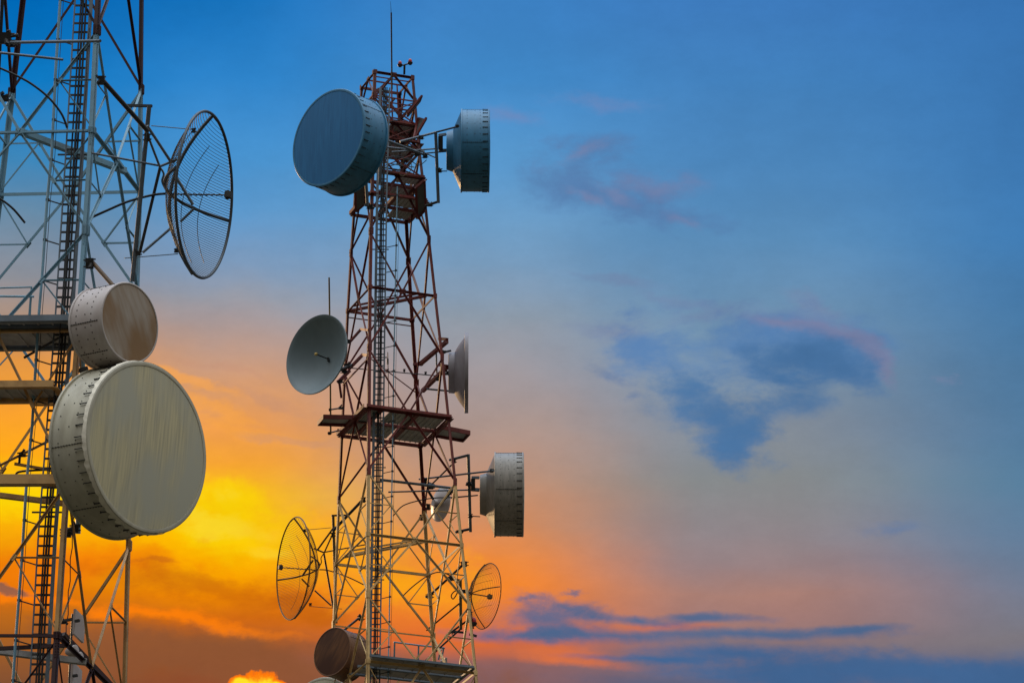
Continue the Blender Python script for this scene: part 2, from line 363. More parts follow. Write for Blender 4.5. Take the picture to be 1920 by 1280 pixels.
# ------------------------------------------------------------ ground
g = MB(); g.add([(-3000, -3000, 0), (3000, -3000, 0), (3000, 3000, 0), (-3000, 3000, 0)], [(0, 1, 2, 3)])
go = g.build('ground', mat('dry_grass_ground', (0.028, 0.030, 0.014), 0.95, col2=(0.05, 0.036, 0.02), scale=0.05), origin=(0, 0, 0))
go['kind'] = 'structure'

# ------------------------------------------------------------ lattice towers
def lerp(a, b, t): return a + (b - a) * t
class Tower:
    def __init__(s, depth, theta, mirror, table, lean=0.0):
        s.k = -1.0 if mirror else 1.0
        s.th = rad(theta)
        s.ab = Vector((s.k * math.cos(s.th), math.sin(s.th), 0))
        s.ac = Vector((-s.k * math.sin(s.th), math.cos(s.th), 0))
        if lean:
            s.ab.z = -s.ab.x * lean; s.ac.z = -s.ac.x * lean
        s.Yc = at(960, 640, depth).y
        s.depth = depth
        s.lv = {}
        for name, xa, ya, w in table:
            size = w / math.cos(s.th) * depth / FPX
            lo, hi, x = -20.0, 120.0, 0.0
            for _ in range(60):
                z = (lo + hi) / 2
                A = Vector((x, s.Yc, z)) - (s.ab + s.ac) * size / 2
                px, py, d = to_px(A)
                if py > ya: lo = z
                else: hi = z
                x += (xa - px) / FPX * d
            s.lv[name] = (z, size, x)
        s.keys = sorted(s.lv.values())
    def info(s, z):
        ks = s.keys
        for i in range(len(ks) - 1):
            if z <= ks[i + 1][0] or i == len(ks) - 2:
                t = (z - ks[i][0]) / (ks[i + 1][0] - ks[i][0])
                return lerp(ks[i][1], ks[i + 1][1], t), lerp(ks[i][2], ks[i + 1][2], t)
    def p(s, z, u, v):            # u along AB, v along AC, both 0..1
        if isinstance(z, str): z = s.lv[z][0]
        size, x = s.info(z)
        return Vector((x, s.Yc, z)) + s.ab * size * (u - 0.5) + s.ac * size * (v - 0.5)
    def zat(s, ya, u=0.0, v=0.0):
        lo, hi = 0.0, 110.0
        for _ in range(50):
            z = (lo + hi) / 2
            if to_px(s.p(z, u, v))[1] > ya: lo = z
            else: hi = z
        return z
CORN = {'A': (0, 0), 'B': (1, 0), 'C': (0, 1), 'D': (1, 1)}
FACES = [('A', 'B'), ('A', 'C'), ('B', 'D'), ('C', 'D')]

def build_tower(T, root, seq, red_fn, wleg, wdiag, wsub, sub_fn, gusset, cool):
    """seq: names from the top down, ring levels start with r, leg nodes start with n."""
    legm = lambda z: M['red_dark' if T is TL else 'red_deep' if z > T.lv['n2'][0] else 'red'] if red_fn(z) else (M['sunset_tint_pale'] if T is TR else M['white'] if z > cool else M['sunset_tint'])  # white members carry painted sky tint: bluish higher up, orange lower down
    def outward(f):
        (a, b) = f
        (ua, va), (ub, vb) = CORN[a], CORN[b]
        return (T.ab * ((ua + ub) / 2 - 0.5) + T.ac * ((va + vb) / 2 - 0.5)).normalized()
    for cn_, (u, v) in CORN.items():
        for i in range(len(seq) - 1):
            z1, z0 = T.lv[seq[i]][0], T.lv[seq[i + 1]][0]
            mb = MB()
            hint = (T.ab * (u - 0.5) + T.ac * (v - 0.5)).normalized()
            p, q = T.p(z0, u, v), T.p(z1, u, v)
            d = (q - p).normalized(); t = 0.02
            ax, bx = T.ab * (1 if u == 0 else -1), T.ac * (1 if v == 0 else -1)
            # equal angle section with its heel on the corner line
            for e1, e2 in ((ax, bx), (bx, ax)):
                cs8 = []
                for P0 in (p, q):
                    cs8 += [P0, P0 + e1 * wleg, P0 + e1 * wleg + e2 * t, P0 + e2 * t]
                mb.box8(cs8) if e1 is ax else mb.box8([c0 + (e2 * 0 ) for c0 in cs8])
            # splice bolts
            if gusset:
                for k in range(7):
                    w = p + (q - p) * (0.86 + 0.018 * k)
                    for e1, e2 in ((ax, bx), (bx, ax)):
                        mb.bar(w + e1 * wleg * 0.5 - e2 * 0.012, w + e1 * wleg * 0.5 + e2 * 0.004, 0.028, 0.028)
            zt = (z0 + z1) / 2
            mb.build('leg', legm(zt), root)
    for f in FACES:
        out = outward(f); out.z = 0; out.normalize()
        (ua, va), (ub, vb) = CORN[f[0]], CORN[f[1]]
        ins = -out * 0.03
        for i, nm in enumerate(seq):
            z = T.lv[nm][0]; ring = nm[0] == 'r'
            Pa, Pb = T.p(z, ua, va) + ins, T.p(z, ub, vb) + ins
            Mid = (Pa + Pb) / 2
            if ring:
                MB().angle(Pa, Pb, wdiag * 1.25, out).build('horizontal_beam', legm(z), root)
                MB().bar(Mid - (Pb - Pa).normalized() * wdiag * 1.8, Mid + (Pb - Pa).normalized() * wdiag * 1.8, 0.02, wdiag * 3.0, hint=(0, 0, 1)).build('gusset_plate', legm(z), root)
            if i + 1 < len(seq):
                z2 = T.lv[seq[i + 1]][0]
                Qa, Qb = T.p(z2, ua, va) + ins, T.p(z2, ub, vb) + ins
                QM = (Qa + Qb) / 2; zm = (z + z2) / 2
                if ring: prs = [(Mid, Qa, Pa), (Mid, Qb, Pb)]        # ring centre down to leg nodes
                else: prs = [(QM, Pa, Qa), (QM, Pb, Qb)]             # leg nodes down to ring centre
                for c0, n0, corner in prs:
                    if nm[0] == 'x' or seq[i + 1][0] == 'x': continue
                    mm = legm(zm)
                    MB().angle(c0, n0, wdiag, out).build('diagonal_brace', mm, root)
                    if sub_fn(zm):
                        h = (c0 + n0) / 2
                        leg_pt = (n0 + corner) / 2
                        MB().angle(h, leg_pt, wsub, out, 0.01).build('secondary_brace', mm, root)
                        MB().angle(h - out * 0.03, corner - out * 0.03, wsub, out, 0.01).build('secondary_brace', mm, root)
                        dd = (c0 - n0).normalized()
                        MB().bar(h - dd * wdiag * 1.3 + out * 0.012, h + dd * wdiag * 1.3 + out * 0.012, wdiag * 1.5, 0.012, hint=out).build('gusset_plate', mm, root)
            # plates at the legs
            for P0, dr in ((Pa, (Pb - Pa).normalized()), (Pb, (Pa - Pb).normalized())):
                g_ = MB()
                hgt = wdiag * (4.2 if not ring else 2.6)
                cpt = P0 + out * 0.045 + dr * wdiag * 0.95
                g_.bar(cpt - Vector((0, 0, hgt / 2)), cpt + Vector((0, 0, hgt / 2)), 0.014, wdiag * 1.9, hint=dr)
                if gusset:
                    for k in range(6):
                        for j in (-0.5, 0.5):
                            w = cpt + Vector((0, 0, (k - 2.5) * hgt / 7)) + dr * j * wdiag
                            g_.bar(w, w + out * 0.022, 0.03, 0.03)
                g_.build('gusset_plate', legm(z + (0.0 if ring else 0.35)), root)

TR = Tower(152.6, 20.5, False, [
    ('r0', 701, 134, 76), ('n0', 700, 178, 81), ('r1', 699, 224, 86), ('n1', 698, 270, 91), ('r2', 697, 320, 98),
    ('n2', 694, 432, 112), ('r3', 692, 537, 125), ('n3', 691, 650, 138), ('r4', 690, 764, 150), ('n4', 689, 882, 162),
    ('r5', 688, 1000, 174), ('n5', 688, 1112, 186), ('r6', 688, 1238, 197), ('n6', 687, 1410, 214), ('r7', 686, 1590, 232)])
TL = Tower(93.6, 13.8, True, [
    ('r0', 214, -520, 195), ('n0', 203, -315, 222), ('r1', 193, -134, 244), ('n1', 184, 55, 264), ('r2', 175, 243, 284), ('n2', 163, 430, 301),
    ('r3', 150, 618, 318), ('n3', 129, 900, 345), ('r4', 110, 1190, 372), ('n4', 92, 1480, 400)], 0.085)
zRed = TR.lv['n4'][0]
zLr, zLw = TL.lv['n1'][0], TL.lv['r4'][0]
def base_section(T, root, last, mt):
    z0 = T.lv[last][0]; size, x = T.lv[last][1], T.lv[last][2]
    b = MB(); n = 9; grow = size * 0.055
    lv = [(z0 * (1 - i / n), size + grow * i * 1.4) for i in range(n + 1)]
    def P(i, u, v): return Vector((x, T.Yc, lv[i][0])) + T.ab * lv[i][1] * (u - .5) + T.ac * lv[i][1] * (v - .5)
    for i in range(n):
        for u, v in CORN.values(): b.bar(P(i, u, v), P(i + 1, u, v), 0.14)
        for f in FACES:
            (ua, va), (ub, vb) = CORN[f[0]], CORN[f[1]]
            b.bar(P(i, ua, va), P(i, ub, vb), 0.08)
            b.bar(P(i, ua, va), P(i + 1, ub, vb), 0.08); b.bar(P(i, ub, vb), P(i + 1, ua, va), 0.078)
    b.build('tower_base', mt, root)
def origin_of(T):
    return Vector((T.keys[0][2], T.Yc, 0))
rootR = empty('lattice_tower', origin_of(TR), 'complete red and white steel lattice tower with its pointed rod against the open sky', 'tower', 'steel lattice towers')
rootL = empty('lattice_tower', origin_of(TL), 'nearer steel lattice tower cut off by the photo edge, mostly white members', 'tower', 'steel lattice towers')
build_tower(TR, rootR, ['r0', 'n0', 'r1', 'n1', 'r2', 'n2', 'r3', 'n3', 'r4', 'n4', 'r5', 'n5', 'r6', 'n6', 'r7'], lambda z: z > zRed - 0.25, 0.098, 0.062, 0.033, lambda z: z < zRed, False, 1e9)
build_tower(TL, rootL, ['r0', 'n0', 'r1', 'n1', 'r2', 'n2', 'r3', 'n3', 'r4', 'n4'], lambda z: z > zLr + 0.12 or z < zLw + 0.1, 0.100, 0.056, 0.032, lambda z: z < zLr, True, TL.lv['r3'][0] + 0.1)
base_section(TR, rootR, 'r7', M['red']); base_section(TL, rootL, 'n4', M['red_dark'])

# plan bracing and special beams
def tb(T, root, z, uv1, uv2, w, mt, name='plan_brace', dz=0.0):
    a, b_ = T.p(z, *uv1), T.p(z, *uv2)
    a.z += dz; b_.z += dz
    MB().angle(a, b_, w, (0, 0, 1), 0.012).build(name, mt, root)
for z in ('r3',):
    tb(TR, rootR, z, (0, .97), (.85, .03), 0.12, M['red']); tb(TR, rootR, z, (.02, .75), (.7, .02), 0.08, M['red'])
tb(TR, rootR, 'r5', (0, .72), (.58, .03), 0.13, M['sunset_tint_pale']); tb(TR, rootR, 'r5', (0, .55), (.5, 0.02), 0.06, M['sunset_tint_pale'])
tb(TR, rootR, 'n5', (0, 1), (1, 1), 0.05, M['sunset_tint_pale'])
tb(TL, rootL, 'r2', (0, .65), (.5, 0), 0.12, M['white'])
tb(TL, rootL, 'n3', (0, 0), (1, 0), 0.2, M['sunset_tint']); tb(TL, rootL, 'n3', (0, .03), (.6, .0), 0.12, M['sunset_tint']); tb(TL, rootL, 'n3', (0, .4), (1, .0), 0.10, M['sunset_tint'])
for z_ in ('n0', 'n1'):
    for f_ in FACES: tb(TR, rootR, z_, CORN[f_[0]], CORN[f_[1]], 0.055, M['red'], 'horizontal_beam')
tb(TL, rootL, 'r4', (0, 0.15), (1, .3), 0.07, M['red_dark']); tb(TL, rootL, 'r4', (0, .4), (1, .0), 0.12, M['deck'])

for a_, b_, w_ in (((0, .5), (1, .5), .06), ((.5, 0), (.5, 1), .06), ((0, .25), (1, .25), .045)):
    tb(TR, rootR, 'r0', a_, b_, w_, M['red']); tb(TR, rootR, 'n0', a_, b_, w_, M['red'])
for z_, dz_ in (('r1', .5), ('r1', -.45), ('n1', .2), ('n1', -.3), ('r2', .45), ('r2', .75)):
    tb(TR, rootR, z_, (.1, .1), (.85, .1), .035, M['galv'], 'tie_bar', dz_); tb(TR, rootR, z_, (0.05, .9), (.6, .1), .03, M['galv'], 'tie_bar', dz_ + 0.1)
for (u_, v_) in ((.45, .05), (.5, .9), (.75, .5)):
    MB().angle(TR.p('n1', u_, v_), TR.p('r0', u_, v_), .05, (0, 1, 0), .012).build('post', M['red'], rootR)
for f_ in FACES[:3]:                       # counter braces between the upper platforms
    (u1, v1), (u2, v2) = CORN[f_[0]], CORN[f_[1]]
    for za, zb in (('n1', 'r2'), ('r1', 'n1'), ('n0', 'r1')):
        MB().angle(TR.p(za, u1, v1), TR.p(zb, u2, v2), .04, (0, 1, 0), .01).build('counter_brace', M['red'], rootR)
        MB().angle(TR.p(za, u2, v2), TR.p(zb, u1, v1), .04, (0, -1, 0), .01).build('counter_brace', M['red'], rootR)
# thin horizontal ties seen across the middle panels
for nm_, u1, v1, u2, v2, dz_, mt_ in (('n3', 0, 0, 1, 1, -.35, 'red'), ('r3', 0, 1, 1, 1, -.2, 'red'), ('n5', 0, 1, .9, 1, -.9, 'sunset_tint_pale'), ('n3', 0, 0, 0, 1, -.4, 'red')):
    tb(TR, rootR, nm_, (u1, v1), (u2, v2), .04, M[mt_], 'tie_bar', dz_)
# bolt-on clutter: wires clipped along the legs of the nearer tower
for k_, (u_, v_, n0_, n1_) in enumerate(((.06, -.02, 'r3', 'n1'), (.11, -.02, 'n3', 'r2'), (-.03, .02, 'r4', 'n3'))):
    pts_ = [TL.p(lerp(TL.lv[n0_][0], TL.lv[n1_][0], t / 14), u_ + .004 * math.sin(t * 2.1), v_) for t in range(15)]
    MB().tube(pts_, 0.011, 5).build('clipped_wire', M['rubber'], rootL)
DR, DL = TR.depth, TL.depth
def R(x, y, o=0.0): return at(x, y, DR + o)
def L(x, y, o=0.0): return at(x, y, DL + o)
PR, PL = DR / FPX, DL / FPX                     # metres per photo pixel

# ------------------------------------------------------------ access ladders, cables, conduit
def ladder(T, pth, wid, ztop, zbot, dz, label, grp, thick, ncab, pole_pth, names, off, cable_labels, rung_mat):
    """pth: ladder centre x by photo y"""
    D = T.depth + off; px = D / FPX
    def cx(y, q=pth):
        for i in range(len(q) - 1):
            if y <= q[i + 1][1] or i == len(q) - 2:
                return lerp(q[i][0], q[i + 1][0], (y - q[i][1]) / (q[i + 1][1] - q[i][1]))
    ytop, ybot = pth[0][1], pth[-1][1]
    top, bot = at(cx(ytop), ytop, D), at(cx(ybot), ybot, D)
    # keep the ladder's plane vertical-ish: fix y, move up
    Yl = T.p(T.zat(640), 0.12, 0.12).y
    def W(x, y):
        r_ = FWD + RGT * ((x - 960) / FPX) + UPV * ((640 - y) / FPX)
        return CAM + r_ * (Yl / r_.y)
    ys = [q[1] for q in pth]
    root = empty('access_ladder', W(cx(ybot), ybot), label, 'ladder', grp)
    hw = wid / 2 * px
    for s_, tw in ((-1, thick[0]), (1, thick[1])):
        mb = MB()
        for a, b_ in zip(pth[:-1], pth[1:]):
            p, q = W(*a), W(*b_)
            mb.bar(p + RGT * hw * s_, q + RGT * hw * s_, tw, 0.05, hint=(0, 1, 0))
        if W(*pth[-1]).z > 3:
            e = W(*pth[-1]) + RGT * hw * s_; mb.bar(e, Vector((e.x, e.y, 0.05)), tw, 0.05, hint=(0, 1, 0))
        mb.build('rail', M['galv'], root)
    # rungs
    z0, z1 = W(*pth[-1]).z, W(*pth[0]).z
    step = 0.205
    n = int((z1 - z0) / step); first = None
    lines = [(W(*q).z, W(*q).x) for q in pth][::-1]
    def xat(z):
        for i in range(len(lines) - 1):
            if z <= lines[i + 1][0] or i == len(lines) - 2:
                t = (z - lines[i][0]) / (lines[i + 1][0] - lines[i][0]); return lerp(lines[i][1], lines[i + 1][1], t)
    rs_ = MB(); rs_.bar((-hw, 0, 0), (hw, 0, 0), 0.03, 0.04)
    rest = MB()
    for i in range(n):
        z = z0 + (i + 0.5) * step; c0 = Vector((xat(z), Yl, z))
        if i < n - 100:
            rest.bar(c0 - RGT * hw, c0 + RGT * hw, 0.022, 0.028); continue
        if first is None:
            first = rs_.build('rung', rung_mat, root, keep=True); ob = first
        else:
            ob = first.copy(); col.objects.link(ob); ob.parent = root
        ob.location = c0 - Vector(root['_o'])
    if n > 100:
        o_ = rest.build('rung', rung_mat, root); o_['kind'] = 'stuff'
    for i in range(0, n, 19):
        z = z0 + i * step
        mb = MB(); c0 = Vector((xat(z), Yl + 0.03, z))
        mb.bar(c0 - RGT * hw * 2.0, c0 + RGT * hw * 1.6, 0.03, 0.03)
        mb.build('bracket', M['dark'], root)
    # feeder cables inside the ladder
    for k in range(ncab):
        mb = MB(); fx = ((k + 0.5) / ncab * 2 - 1) * 0.62 + 0.1
        pts = []
        z = z1
        ph = random.random() * 6
        while z > z0:
            pts.append(Vector((xat(z) + fx * hw * 0.78 + 0.006 * math.sin(z * 0.9 + ph), Yl - 0.05, z))); z -= 1.0
        pts.append(Vector((xat(z0) + fx * hw * 0.78, Yl - 0.05, z0)))
        mb.tube(pts, names[k % len(names)], 6)
        tag(mb.build('feeder_cable', M['rubber']), cable_labels[k], 'cable', 'feeder cables on ' + grp.split()[0] + ' ladder')
    # conduit pole with stand-offs
    pr = empty('conduit_pole', W(*pole_pth[-1]), cable_labels[-1], 'pole', None)
    mb = MB(); mb.tube([W(*q) for q in pole_pth], 0.021 if T is TR else 0.03, 8); mb.build('pole', M['white'], pr)
    mb = MB(); mb.tube([W(q[0] + (4 if T is TR else 6), q[1]) for q in pole_pth], 0.007, 5); mb.build('wire', M['dark'], pr)
    y = ytop + 60
    stepy = 47 if T is TR else 75
    while y < ybot - 20:
        q = pole_pth
        a = W(cx(y, pole_pth), y); b_ = W(cx(y + 9), y + 9 * (-1 if T is TR else 1))
        b_ = W(cx(y) + (wid / 2 if T is TR else -wid / 2), y + (4 if T is TR else 9))
        mb = MB(); mb.bar(a, b_, 0.022, 0.022); mb.bar(a - RGT * 0.03, a + RGT * 0.05, 0.05, 0.05)
        mb.build('standoff', M['dark'], pr); y += stepy
ladder(TR, [(722, 165), (716, 372), (712, 640), (707, 1000), (702, 1300)], 18, 0, 0, 0, 'narrow grey caged ladder climbing the complete red and white tower', 'right ladders', (0.085, 0.05), 3,
       [(745, 350), (742, 500), (738, 700), (735, 900), (731, 1100), (727, 1300)], [0.020, 0.024, 0.018], -1.2,
       ['black feeder cable nearest the left rail of the red and white tower ladder', 'middle black feeder cable of the red and white tower ladder', 'black feeder cable nearest the right rail of the red and white tower ladder', 'slim white pipe with thin wire running up inside the red and white tower'], M['galv'])
ladder(TL, [(160, -60), (156, 0), (138, 300), (119, 600), (88, 1000), (70, 1310)], 31, 0, 0, 0, 'broad grey ladder packed with black cables on the nearer cropped tower', 'left ladders', (0.03, 0.075), 3,
       [(118, -60), (113, 0), (104, 140), (97, 290), (88, 380), (80, 500), (72, 600), (60, 800), (50, 900), (40, 1060), (30, 1190), (22, 1310)], [0.018, 0.024, 0.022], -1.2,
       ['leftmost black feeder cable on the ladder of the cropped tower', 'second black feeder cable from the left on the cropped tower ladder', 'rightmost black feeder cable on the ladder of the cropped tower', 'pale pipe with thin wires beside the cable ladder of the cropped tower'], M['dark'])

# ------------------------------------------------------------ dishes
TILT = {46.5: -5, 46.0: -5, 71.5: -7, -71.5: -2.5}
def frame(psi, pos):
    a = rad(psi) - math.atan2(pos[0], pos[1]); t = rad(TILT.get(psi, 0))
    n = Vector((math.sin(a) * math.cos(t), -math.cos(a) * math.cos(t), math.sin(t))); h = Vector((0, 0, 1)).cross(n).normalized(); v = n.cross(h)
    return Matrix((h, v, n)).transposed()
def dish_root(name, pos, psi, label, cat, grp):
    return empty(name, pos, label, cat, grp, frame(psi, pos))
def child(mb, name, mats, root): return mb.build(name, mats, root, keep=True)

def drum(pos, psi, D, Ln, label, mrad, mshr, nclip=40, rear=True, hub=0.55, skirt=False, clipm='dark', cl=0.17, clips=True, bo=0.006, grp='drum antennas with flat radomes'):
    Rr = D / 2; root = dish_root('drum_antenna', pos, psi, label, 'antenna', grp)
    # radome: slightly domed cloth disc and its clamping ring
    mb = MB()
    mb.lathe([(0.001, 0.030 * Rr), (0.3 * Rr, 0.027 * Rr), (0.6 * Rr, 0.019 * Rr), (0.85 * Rr, 0.009 * Rr), (0.962 * Rr, 0.003 * Rr), (0.966 * Rr, -0.004)], 120)
    child(mb, 'radome', mrad, root)
    mb = MB(); mb.lathe([(0.963 * Rr, -0.01), (0.966 * Rr, 0.012), (0.985 * Rr, 0.016), (1.008 * Rr, 0.008), (1.018 * Rr, -0.012), (1.016 * Rr, -0.04), (0.998 * Rr, -0.045)], 120)
    child(mb, 'clamp_ring', mshr, root)
    mb = MB()
    mb.lathe([(0.998 * Rr, -0.02), (0.998 * Rr, -0.35 * Ln), (0.998 * Rr, -Ln + 0.03), (1.022 * Rr, -Ln + 0.028), (1.024 * Rr, -Ln - 0.02), (0.99 * Rr, -Ln - 0.022)], 120)
    # rivets and lap seams
    for row, cnt in ((-0.33, 40), (-0.52, 40), (-0.80, 40)):
        for k in range(cnt):
            if row == -0.52 and k % 2: continue
            a = 2 * math.pi * (k + random.uniform(-.08, .08)) / cnt; c0 = Vector((math.cos(a), math.sin(a), 0))
            p = c0 * Rr * 0.999 + Vector((0, 0, row * Ln))
            mb.bar(p, p + c0 * 0.008, 0.020, 0.020, mi=1)
    for a in (0.5, 2.0, 3.35, 4.15, 5.4):
        c0 = Vector((math.cos(a), math.sin(a), 0))
        mb.bar(c0 * (Rr + 0.003) + Vector((0, 0, -0.1)), c0 * (Rr + 0.003) + Vector((0, 0, -Ln + 0.03)), 0.007, 0.008, hint=c0, mi=1)
        for k in range(12):
            p = c0 * Rr + Vector((0, 0, -0.12 - (Ln - 0.18) * k / 11)); mb.bar(p, p + c0 * 0.012, 0.020, 0.018, mi=1)
    child(mb, 'shroud', [mshr, M['dark']], root)
    # back: cone and hub housing
    mb = MB()
    h = hub * Rr; dz = (Rr - h) * 0.42
    mb.lathe([(0.99 * Rr, -Ln), (h, -Ln - dz), (h * 0.90, -Ln - dz - 0.22), (0.001, -Ln - dz - 0.23)], 96)
    child(mb, 'back_cone', mshr, root)
    # hook bolts
    if clips:
        src = MB(); src.bar((0, 0, -0.045), (0, 0, -cl), 0.014, 0.022, hint=(1, 0, 0)); src.bar((0, 0, -cl), (0, 0, -cl - 0.025), 0.018, 0.032, hint=(1, 0, 0))
        ob0 = None
        for k in range(nclip):
            a = 2 * math.pi * (k + random.uniform(-.06, .06)) / nclip
            if ob0 is None: ob = ob0 = child(src, 'hook_bolt', M[clipm], root)
            else: ob = ob0.copy(); col.objects.link(ob); ob.parent = root
            ob.location = (math.cos(a) * (Rr + bo), math.sin(a) * (Rr + bo), 0)
            ob.rotation_euler = (0, random.uniform(-.03, .03), a)
    if skirt:
        mb = MB(); n = 260; vs = []; fs = []
        for k in range(n):
            a = 2 * math.pi * k / n
            l = 0.075 + 0.085 * abs(noise.noise(Vector((k * 0.21, 3.1, 0)))) * 2 + 0.012 * math.sin(k * 1.7)
            b_ = 0.014 + 0.018 * noise.noise(Vector((k * 0.4, 9, 0)))
            c0 = Vector((math.cos(a), math.sin(a), 0))
            vs += [c0 * (Rr * 1.019) + Vector((0, 0, -0.005)), c0 * (Rr * 1.022 + b_) + Vector((0, 0, -l))]
        fs = [(2 * k, 2 * k + 1, (2 * k + 3) % (2 * n), (2 * k + 2) % (2 * n)) for k in range(n)]
        mb.add(vs, fs, 0, True); child(mb, 'radome_skirt', M['cloth'], root)
    return root

def para(R_, dp, r): return -dp * (1 - (r / R_) ** 2)
def solid_dish(pos, psi, D, dp, label, mt, feed=True, hubr=0.25, hubl=0.35, cat='antenna', cap=True, lip=0.05):
    Rr = D / 2; root = dish_root('dish_antenna', pos, psi, label, cat, 'solid dish antennas')
    pr = [(max(0.001, Rr * t / 14), para(Rr, dp, Rr * t / 14)) for t in range(15)]
    mb = MB(); mb.lathe(pr + [(Rr * 1.02, 0.004), (Rr * 1.022, -lip), (Rr * 0.985, -lip - 0.005)] + [(r * 0.985, z - 0.03) for r, z in pr[::-1][1:]], 110)
    child(mb, 'reflector', mt, root)
    mb = MB(); zc = para(Rr, dp, hubr) - 0.03
    mb.lathe([(hubr * 1.02, para(Rr, dp, hubr) - 0.02), (hubr, -dp - hubl), (0.001, -dp - hubl)], 48)
    child(mb, 'hub', mt, root)
    if feed:
        mb = MB(); mb.tube([(0, 0, -dp), (0, 0, -0.02)], 0.022, 8); mb.bar((0.03, -0.01, -dp + 0.02), (-0.03, -0.03, -dp + 0.03), 0.14, 0.12); f = child(mb, 'feed_rod', M['dark'], root)
        if cap:
            mb = MB(); mb.lathe([(0.001, 0.06), (0.05, 0.04), (0.06, 0.0), (0.04, -0.03), (0.001, -0.03)], 16); child(mb, 'feed_cap', M['brass'], root)
    return root

def grid_dish(pos, psi, D, dp, label, mt, nw=62, vertical=False, ro=0.0, feedlen=1.25, rw=0.007, rim=0.032, mirror=1):
    Rr = D / 2; root = dish_root('grid_antenna', pos, psi, label, 'antenna', 'open grid dish antennas')
    mb = MB()
    for i in range(nw):
        v = -Rr + 2 * Rr * (i + 0.5) / nw; hx = math.sqrt(max(0, Rr * Rr - v * v)); n = 18
        pts = []
        for k in range(n + 1):
            u = -hx + 2 * hx * k / n; r = math.hypot(u, v)
            x_, y_ = (v, u) if vertical else (u, v)
            pts.append((x_, y_, para(Rr, dp, r)))
        mb.tube(pts, rw, 4, cap=False)
    child(mb, 'wire_grid', mt, root)
    for off in ((-0.55, -0.25, 0.3, 0.6) if not vertical else (-0.5, 0.25, 0.5, 0.72)):
        mb = MB(); pts = []
        for k in range(15):
            t = (-0.8 + 1.6 * k / 14) * math.sqrt(1 - off * off) * Rr; r = math.hypot(t, off * Rr)
            x_, y_ = (t, off * Rr) if vertical else (off * Rr, t)
            pts.append((x_, y_, para(Rr, dp, r) - 0.015))
        mb.tube(pts, rw * 1.3, 5); child(mb, 'cross_wire', mt, root)
    mb = MB(); mb.tube([(Rr * math.cos(a), Rr * math.sin(a), 0) for a in [2 * math.pi * k / 96 for k in range(97)]], rim, 8, cap=False)
    child(mb, 'rim', mt, root)
    for ang in (90 + ro, ro if ro else 0):
        mb = MB(); pts = []
        for k in range(17):
            t = (-1 + 2 * k / 16) * Rr; a = rad(ang)
            pts.append((t * math.cos(a), t * math.sin(a), para(Rr, dp, t) - 0.04))
        mb.tube(pts, rim * 1.15, 6); child(mb, 'rib', mt, root)
    # feed boom with a twisted cable and its head
    mb = MB(); L_ = dp * feedlen
    mb.tube([(0, 0, -dp - 0.1), (0, 0, -dp + L_)], 0.014, 6)
    mb.tube([(0.025 * math.cos(k * 1.1), 0.025 * math.sin(k * 1.1), -dp + L_ * k / 60) for k in range(58)], 0.008, 4)
    b_ = child(mb, 'feed_boom', M['dark'], root)
    mb = MB(); mb.bar((0, 0, -dp + L_), (0, 0, -dp + L_ + 0.14), 0.13, 0.13); mb.bar((0, -0.09, -dp + L_ + 0.05), (0, 0.1, -dp + L_ + 0.05), 0.05, 0.05)
    child(mb, 'feed_head', M['dark'] if not vertical else mt, root)
    return root
def dz(D): return D / FPX

# ---- nearer tower
dl = DL - 1.5
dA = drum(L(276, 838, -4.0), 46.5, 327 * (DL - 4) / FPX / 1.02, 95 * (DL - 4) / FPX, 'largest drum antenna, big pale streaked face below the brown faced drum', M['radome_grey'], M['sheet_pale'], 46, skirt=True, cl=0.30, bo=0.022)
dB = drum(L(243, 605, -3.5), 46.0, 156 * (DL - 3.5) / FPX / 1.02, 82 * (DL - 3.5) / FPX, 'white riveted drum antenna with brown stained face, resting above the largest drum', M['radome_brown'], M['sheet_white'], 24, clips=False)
gL = grid_dish(L(383, 365, -0.3), 71.5, 311 * DL / FPX, 64 * DL / FPX, 'large blue grey grid dish hanging off the nearer cropped tower', M['mesh_grey'], 62, ro=4, feedlen=1.65, rw=0.006)
# ---- complete tower
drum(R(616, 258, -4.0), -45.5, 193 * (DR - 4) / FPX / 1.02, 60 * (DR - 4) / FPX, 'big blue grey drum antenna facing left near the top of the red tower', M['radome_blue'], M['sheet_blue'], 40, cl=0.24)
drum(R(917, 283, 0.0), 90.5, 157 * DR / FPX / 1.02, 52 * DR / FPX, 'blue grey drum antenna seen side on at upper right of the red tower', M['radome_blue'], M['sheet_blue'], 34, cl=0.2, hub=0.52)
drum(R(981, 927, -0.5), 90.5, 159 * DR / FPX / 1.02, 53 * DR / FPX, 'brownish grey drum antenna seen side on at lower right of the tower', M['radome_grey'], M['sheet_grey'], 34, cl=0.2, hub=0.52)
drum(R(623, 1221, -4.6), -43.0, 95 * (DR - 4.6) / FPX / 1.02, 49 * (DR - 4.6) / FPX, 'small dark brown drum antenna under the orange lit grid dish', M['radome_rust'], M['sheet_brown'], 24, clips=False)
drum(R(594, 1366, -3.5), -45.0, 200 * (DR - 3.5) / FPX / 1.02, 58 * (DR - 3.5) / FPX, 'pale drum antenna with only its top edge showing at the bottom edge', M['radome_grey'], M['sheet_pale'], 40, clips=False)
solid_dish(R(593, 664, -2.5), -44.0, 150 * DR / FPX, 0.62, 'round grey dish antenna facing left with its dark feed rod', M['dish_grey'])
solid_dish(R(878, 699, 0.0), 90.0, 148 * DR / FPX, 0.60, 'mauve grey dish antenna seen edge on, right of the red tower', M['dish_mauve'], feed=False, hubr=0.68, hubl=0.06, lip=0.12)
solid_dish(R(827, 945, 2.0), 122.0, 66 * DR / FPX, 0.16, 'small pale dish seen from behind inside the tower lattice', M['sheet_white'], feed=False, hubr=0.12, hubl=0.16, lip=0.03)
